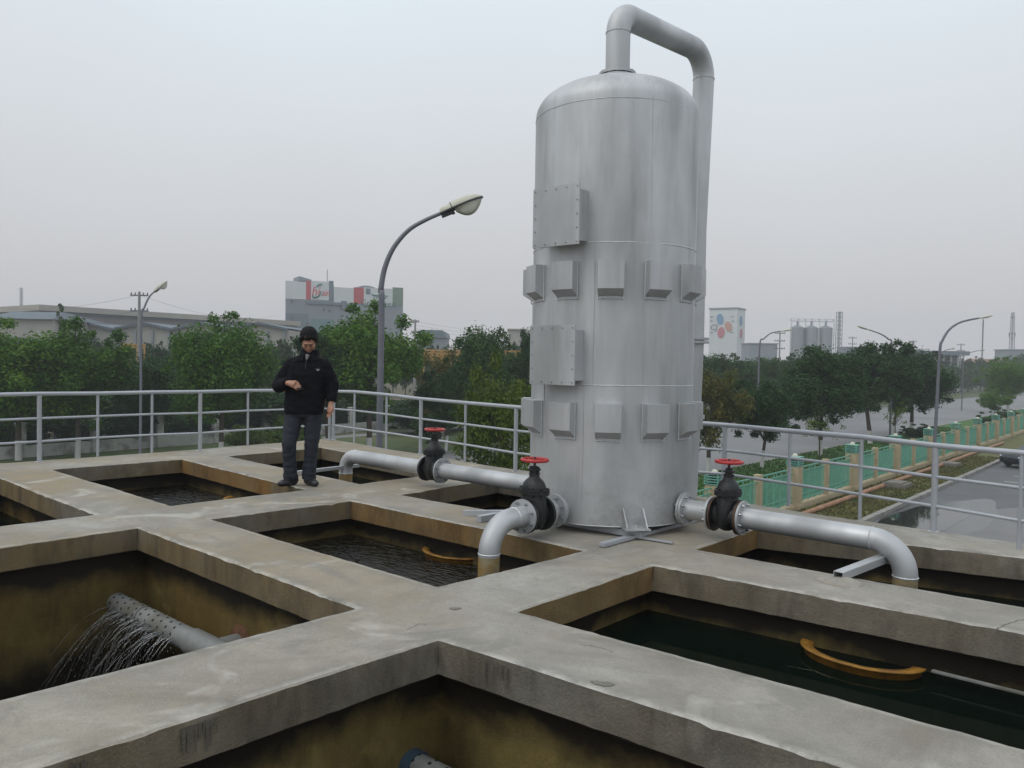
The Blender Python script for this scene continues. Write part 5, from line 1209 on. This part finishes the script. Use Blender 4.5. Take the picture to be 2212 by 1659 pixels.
for i,(x,y,w_,h_,D) in enumerate(((1640,744,60,10,300),(1850,752,60,8,300),(2190,757,50,8,320),(1960,757,40,7,320))):
    p=at(x,y,D); b=MB(); b.box((0,0,p.z/2),(w_*D/FPX,10,p.z),bev=.05); b.box((0,0,p.z+.2),(w_*D/FPX+.6,10.6,.4)); o=b.build('distant_shed',M['bldgrey']); o.location=(p.x,p.y,0)
    tag(o,('hazy shed just right of the petal sign building','hazy shed right of the grain silos','hazy shed at the right edge below the comms tower','hazy shed left of the tall slim lamp')[i],'shed','hazy sheds on the horizon')

# ================================================================== POLES, MASTS, WIRES
def power_pole(label,x,y,D,arms=3,aw_=1.6):
    p=at(x,y,D); root=thing('power_pole',label,'power pole',Vector((p.x,p.y,0)),'power poles'); h=p.z
    b=MB(); b.tube([(0,0,0),(0,0,h)],[.2,.12],8); b.build('pole',M['conpole'],root)
    for k in range(arms):
        b=MB(); z=h-.35-k*1.45; b.box((0,0,z),(aw_,.1,.12))
        for s_ in (-.9,-.45,.45,.9): b.lathe([(.05,0),(.07,.1),(.05,.22)],TR(s_*aw_/2,0,z+.05),6)
        b.build('crossarm',M['mast'],root)
    return Vector((p.x,p.y,h))
pa=power_pole('power pole with three crossarms beside the first street lamp',301,630,75,3,1.7)
power_pole('power pole rising right of the tall factory',897,690,110,4,1.0)
for lb,x,y,D in (('power pole right of the petal sign building',1685,716,150),('power pole between the silos and the dark trees',1842,727,190),('power pole above the verge trees',1972,735,200),('power pole right of the tall slim lamp',2076,742,200),('small power pole left of the tank on the skyline',1063,722,190)): power_pole(lb,x,y,D,3,2.0)
def wire(label,a,c,sag,r=.012):
    b=MB(); b.tube([a.lerp(c,k/24)-Vector((0,0,sag*4*(k/24)*(1-k/24)))-a for k in range(25)],r,5,cap=False); o=b.build('power_line',M['mast']); o.location=a; tag(o,label,'wire','power lines')
for i,(z0_,y1) in enumerate(((-.3,645),(-1.8,660),(-3.3,672))):
    wire(('highest','middle','lowest')[i]+' power line running left from the pole beside the first lamp',pa+Vector((0,0,z0_)),at(-60,y1+8,120),1.2)
    wire(('highest','middle','lowest')[i]+' power line running from the pole beside the first lamp toward the factory',pa+Vector((0,0,z0_)),at(600,(680,690,700)[i],160),1.5)
for i,y in enumerate((694,702,709)): wire(('highest','middle','lowest')[i]+' power line from the factory pole toward the tank',at(897,y,110),at(1160,y+12,170),1.0)
def lattice(label,x,ytop,D,w0,w1,n_=22,dish=True,thin=False):
    p=at(x,ytop,D); root=thing('lattice_mast',label,'mast',Vector((p.x,p.y,0))); h=p.z; b=MB()
    f=lambda z:(w0+(w1-w0)*z/h)/2
    for sx in (-1,1):
        for sy in (-1,1): b.tube([(sx*f(0),sy*f(0),0),(sx*f(h),sy*f(h),h)],.12 if not thin else .05,5)
    for i in range(n_):
        z0_,z1_=h*i/n_,h*(i+1)/n_; a,c=f(z0_),f(z1_)
        for sy in (-1,1): b.tube([(-a,sy*a,z0_),(c,sy*c,z1_)],.07 if not thin else .04,4); b.tube([(a,sy*a,z0_),(-c,sy*c,z1_)],.07 if not thin else .04,4); b.tube([(-c,sy*c,z1_),(c,sy*c,z1_)],.07 if not thin else .04,4)
    b.build('lattice',M['mast'],root)
    if dish:
        b=MB()
        for z in (.62,.70,.93): b.lathe([(1.2,-.12),(1.2,.12)],TR(0,0,h*z),12); 
        for k in range(3): b.box((1.5*math.cos(k*2.1),1.5*math.sin(k*2.1),h*.68),(.3,.3,2))
        b.build('antenna_platform',M['mast'],root)
lattice('tall lattice communications tower near the right edge',2188,675,420,2.6,1.0)
lattice('thin guyed mast left of the communications tower',2124,690,300,.35,.25,30,False,True)
lattice('thin lattice mast above the hall at the far left',46,622,260,.7,.6,26,False,True)

# ================================================================== THE MAN
def remesh(o,vox,smooth=3):
    md=o.modifiers.new('r','REMESH'); md.mode='VOXEL'; md.voxel_size=vox; md.use_smooth_shade=True
    if smooth: s_=o.modifiers.new('s','SMOOTH'); s_.iterations=smooth; s_.factor=.5
    dg=bpy.context.evaluated_depsgraph_get(); dg.update(); me=bpy.data.meshes.new_from_object(o.evaluated_get(dg)); o.modifiers.clear(); old=o.data; mats=list(old.materials); o.data=me
    me.materials.clear(); [me.materials.append(m) for m in mats]
    me.polygons.foreach_set('use_smooth',[True]*len(me.polygons)); return o
def wrinkle(o,fn):
    for v in o.data.vertices:
        v.co+=v.normal*fn(v.co)
    o.data.update()
mb_=dk(652,1049); FT=MP@Vector((mb_.x,mb_.y,0)); 
man=thing('person','man in black jacket and slate trousers looking down at something small in his hand','person',TR(FT.x,FT.y,FT.z))
HT=TR(.076,-.055,1.600)@Matrix.Rotation(rad(10),4,'Z')@Matrix.Rotation(rad(41),4,'X')     # head frame, -Y is the face
def hp(x,y,z): return HT@Vector((x,y,z))
B=MB()
B.ell((0,.012,.03),(.083,.096,.098),HT,24,16); B.ell((0,-.022,-.042),(.071,.072,.083),HT,24,16); B.ell((0,-.058,-.104),(.032,.03,.024),HT)
B.ell((0,-.100,-.028),(.0125,.018,.026),HT); B.ell((0,-.107,-.044),(.018,.013,.011),HT); B.ell((0,-.080,.018),(.055,.02,.013),HT)
for sx in (-1,1): B.ell((sx*.040,-.066,-.035),(.024,.024,.025),HT); B.ell((sx*.086,.012,-.02),(.010,.02,.032),HT); B.ell((sx*.028,-.082,-.004),(.014,.010,.009),HT)
B.tube([hp(0,.035,-.05),hp(0,.045,-.11),(.062,.035,1.40),(.055,.03,1.33)],[.052,.054,.06,.09],18)
# trunk, arms, legs under the clothes
B.tube([(.055,.03,1.38),(.045,.02,1.22),(.03,.02,1.05),(.015,.02,.88),(.012,.02,.80)],[.08,.105,.10,.105,.10],20,flat=1)
aL=[(-.13,.02,1.35),(-.235,.0,1.10),(-.105,-.185,1.135)]; aR=[(.245,.02,1.34),(.335,.03,1.12),(.318,-.03,.90)]
for a in (aL,aR): B.tube([a[0],a[1]],[.05,.042],14); B.ell(a[1],(.042,.042,.042)); B.tube([a[1],a[2]],[.04,.026],14)
B.tube([(.04,.02,1.34),(-.13,.02,1.35)],[.06,.05],12); B.tube([(.06,.02,1.34),(.245,.02,1.34)],[.06,.05],12)
for lg in (((-.085,.02,.86),(-.124,-.065,.47),(-.120,-.002,.08)),((.105,.02,.86),(.098,.017,.46),(.060,.05,.07))): B.tube(lg,[.075,.045,.026],14)
def hand(B,w_,dir_,palm_n,side,curl,L=.085,ph=None,scale=1):
    d=Vector(dir_).normalized(); n_=Vector(palm_n).normalized(); s_=d.cross(n_).normalized()*side; w_=Vector(w_)
    # palm
    B.tube([w_-d*.01,w_+d*.03,w_+d*L*.95],[.026,.036,.037],14,flat=1)
    root_=w_+d*L*.9
    for k,(off,ln) in enumerate(((-.029,.062),(-.010,.072),(.010,.068),(.028,.052))):
        p=root_+s_*off; q=d; pts=[p-d*.02,p]
        for j in range(3):
            c=curl[k]*(.6,.9,.8)[j]; q=(q*math.cos(c)+n_*math.sin(c)).normalized(); nn=n_; p=p+q*ln*(.45,.32,.23)[j]; pts.append(p)
        B.tube(pts,[.010,.0098,.009,.0085,.007],8)
    p=w_+d*.025-s_*.03; q=(d*.65-s_*.7+n_*.35).normalized(); B.tube([p,p+q*.035,p+q*.035+(d*.8+n_*.45-s_*.1).normalized()*.032,p+q*.035+(d*.8+n_*.5+s_*.25).normalized()*.055],[.014,.012,.0105,.008],8)
hand(B,(-.098,-.195,1.135),(.88,-.25,-.30),(.05,.75,-.62),-1,(.45,.55,.65,.75))
hand(B,(.317,-.032,.895),(-.02,-.10,-1),(-.8,-.6,.0),1,(.35,.45,.55,.65))
body=B.build('body',M['skin'],man); remesh(body,.0048,2)
b=MB(); b.ell((0,.030,.044),(.095,.106,.096),HT,28,18); b.ell((0,.06,-.02),(.088,.06,.085),HT,20,12)
for k,(hx_,hz_) in enumerate(((-.078,.030),(-.058,.052),(-.034,.046),(-.010,.058),(.014,.048),(.038,.056),(.060,.046),(.079,.028))): b.ell((hx_,-.066+.4*abs(hx_),hz_+.012),(.020,.022,.030),HT,12,8)
for sx in (-1,1): b.ell((sx*.086,.002,.004),(.012,.034,.048),HT)
hair=b.build('hair',M['hair'],man); remesh(hair,.006,6); wrinkle(hair,lambda c:.003*noise.noise(c*26)+.005*noise.noise(c*95))
b=MB()
for sx in (-1,1):
    b.tube([hp(sx*.014,-.097,.012),hp(sx*.03,-.0985,.019),hp(sx*.05,-.086,.013)],[.0035,.0045,.002],6)
    b.tube([hp(sx*.016,-.0915,-.010),hp(sx*.029,-.0935,-.0135),hp(sx*.043,-.085,-.009)],[.0018,.003,.0018],6)
b.build('eyes_and_brows',M['hair'],man)
b=MB(); b.tube([hp(-.023,-.0855,-.073),hp(-.008,-.094,-.070),hp(0,-.0945,-.0715),hp(.008,-.094,-.070),hp(.023,-.0855,-.073)],[.002,.0055,.006,.0055,.002],8); b.build('lips',M['lips'],man)
# jacket
b=MB(); cs=[(.050,1.435,.085,.075),(.05,1.395,.175,.105),(.05,1.32,.225,.13),(.045,1.22,.235,.145),(.035,1.08,.222,.145),(.02,.95,.215,.14),(.012,.84,.218,.145),(.010,.785,.208,.14)]
vs=[];N=32
for x,z,rx,ry in cs:
    for k in range(N): q=2*PI*k/N; c,s_=math.cos(q),math.sin(q); vs.append(Vector((x+rx*(abs(c)**.8)*(1 if c>0 else -1),.02+ry*(abs(s_)**.85)*(1 if s_>0 else -1),z)))
b.add(vs,[(i*N+k,(i+1)*N+k,(i+1)*N+(k+1)%N,i*N+(k+1)%N) for i in range(len(cs)-1) for k in range(N)],True); b.add(vs[:N],[tuple(range(N))]); b.add(vs[-N:],[tuple(range(N))[::-1]])
def sleeve(a,r):
    a=[Vector(p) for p in a]; pts=[];rs=[]
    for i in range(len(a)-1):
        for k in range(6): pts.append(a[i].lerp(a[i+1],k/6)); rs.append(r[i]+(r[i+1]-r[i])*k/6)
    pts.append(a[-1]); rs.append(r[-1]); b.tube(pts,rs,18); b.ell(a[1],(r[1],r[1],r[1])); b.ell(a[0],(r[0],r[0],r[0]))
sleeve([(-.125,.02,1.325),(-.262,.02,1.10),(-.125,-.165,1.132)],[.088,.085,.052]); sleeve([(.225,.02,1.315),(.315,.035,1.12),(.318,-.01,.925)],[.088,.076,.055])
b.tube([(.055,.035,1.38),(.063,.04,1.45),(.068,.045,1.50)],[.13,.098,.090],20)
jk=b.build('jacket',M['jacket'],man); remesh(jk,.011,3)
wrinkle(jk,lambda c:.009*noise.noise(Vector((c.x*7,c.y*7,c.z*16)))+.006*noise.noise(c*26))
b=MB(); b.tube([(.070,-.072,1.435),(.066,-.100,1.385)],[.026,.008],12); b.build('shirt_collar',M['shirt'],man)
b=MB(); b.tube([(.066,-.103,1.395),(.063,-.117,1.345),(.06,-.127,1.29)],.0035,6); b.build('zip',M['lampdark'],man)
b=MB(); b.box((.195,-.122,1.285),(.045,.006,.004)); b.box((.195,-.122,1.275),(.022,.006,.010)); b.build('chest_badge',M['rim'],man)
for sx,x in ((-1,.035),(1,.10)):
    b=MB(); b.add([Vector(v) for v in ((x,-.07,1.462),(x+sx*.055,-.045,1.448),(x+sx*.07,-.085,1.385),(x+sx*.01,-.112,1.375))]+[Vector((v[0],v[1]-.008,v[2]-.004)) for v in ((x,-.07,1.462),(x+sx*.055,-.045,1.448),(x+sx*.07,-.085,1.385),(x+sx*.01,-.112,1.375))],[(0,1,2,3),(7,6,5,4),(0,4,5,1),(1,5,6,2),(2,6,7,3),(3,7,4,0)]); b.build('collar_flap',M['jacket'],man)
# trousers
b=MB(); b.tube([(.012,.02,.87),(.012,.02,.80),(.010,.02,.76)],[.165,.17,.14],24,flat=.8)
for lg,r in ((((-.085,.02,.82),(-.108,-.02,.64),(-.128,-.07,.46),(-.128,-.03,.26),(-.122,-.005,.07)),(.106,.094,.078,.072,.078)),(((.108,.02,.82),(.108,.02,.64),(.098,.015,.46),(.080,.04,.26),(.060,.05,.065)),(.106,.094,.078,.073,.077))):
    pts=[];rs=[]
    for i in range(4):
        for k in range(5): pts.append(Vector(lg[i]).lerp(Vector(lg[i+1]),k/5)); rs.append(r[i]+(r[i+1]-r[i])*k/5)
    pts.append(Vector(lg[-1])); rs.append(r[-1]); b.tube(pts,rs,20)
tr_=b.build('trousers',M['trouser'],man); remesh(tr_,.009,3)
wrinkle(tr_,lambda c:(.006+.006*max(0,.35-c.z)*2)*noise.noise(Vector((c.x*9,c.y*9,c.z*22)))+.004*noise.noise(c*22))
for hx,hy,tx,ty in ((-.085,.035,-.195,-.105),(.035,.08,.16,-.045)):
    b=MB(); h_=Vector((hx,hy,.045)); t_=Vector((tx,ty,.035)); b.tube([h_-(t_-h_).normalized()*.02,h_,h_.lerp(t_,.35),h_.lerp(t_,.7),t_,t_+(t_-h_).normalized()*.04],[.03,.042,.044,.047,.042,.02],16,flat=.95)
    b.tube([h_+Vector((0,0,.0)),h_+Vector((0,-.0,.06))],[.04,.036],14)
    sh=b.build('shoe',M['shoe'],man); remesh(sh,.005,2)
    for v in sh.data.vertices: v.co.z=max(v.co.z,.004)
ph=thing('small_device','small dark device held in the man\'s raised hand','gadget',TR(FT)@TR(.035,-.232,1.075)@Matrix.Rotation(rad(-20),4,'Z'))
b=MB(); b.box((0,0,0),(.075,.04,.014),bev=.004); b.build('casing',M['phone'],ph); b=MB(); b.box((0,0,.0085),(.05,.028,.002)); b.build('screen',M['carglass'],ph)

# ================================================================== HAZE
b=MB(); b.box((0,420,30),(1700,960,62)); hz=b.build('haze',None)
hz.data.materials.clear(); hm=bpy.data.materials.new('haze_air'); hm.use_nodes=True; n=hm.node_tree.nodes; l=hm.node_tree.links; n.clear()
oo=n.new('ShaderNodeOutputMaterial'); pv=n.new('ShaderNodeVolumePrincipled'); pv.inputs['Color'].default_value=(.80,.82,.86,1); pv.inputs['Density'].default_value=.00085; pv.inputs['Anisotropy'].default_value=0.0
l.new(pv.outputs[0],oo.inputs['Volume']); hz.data.materials.append(hm); tag(hz,kind='stuff'); hz['label']='pale grey haze hanging over the whole industrial area'; hz['category']='haze'
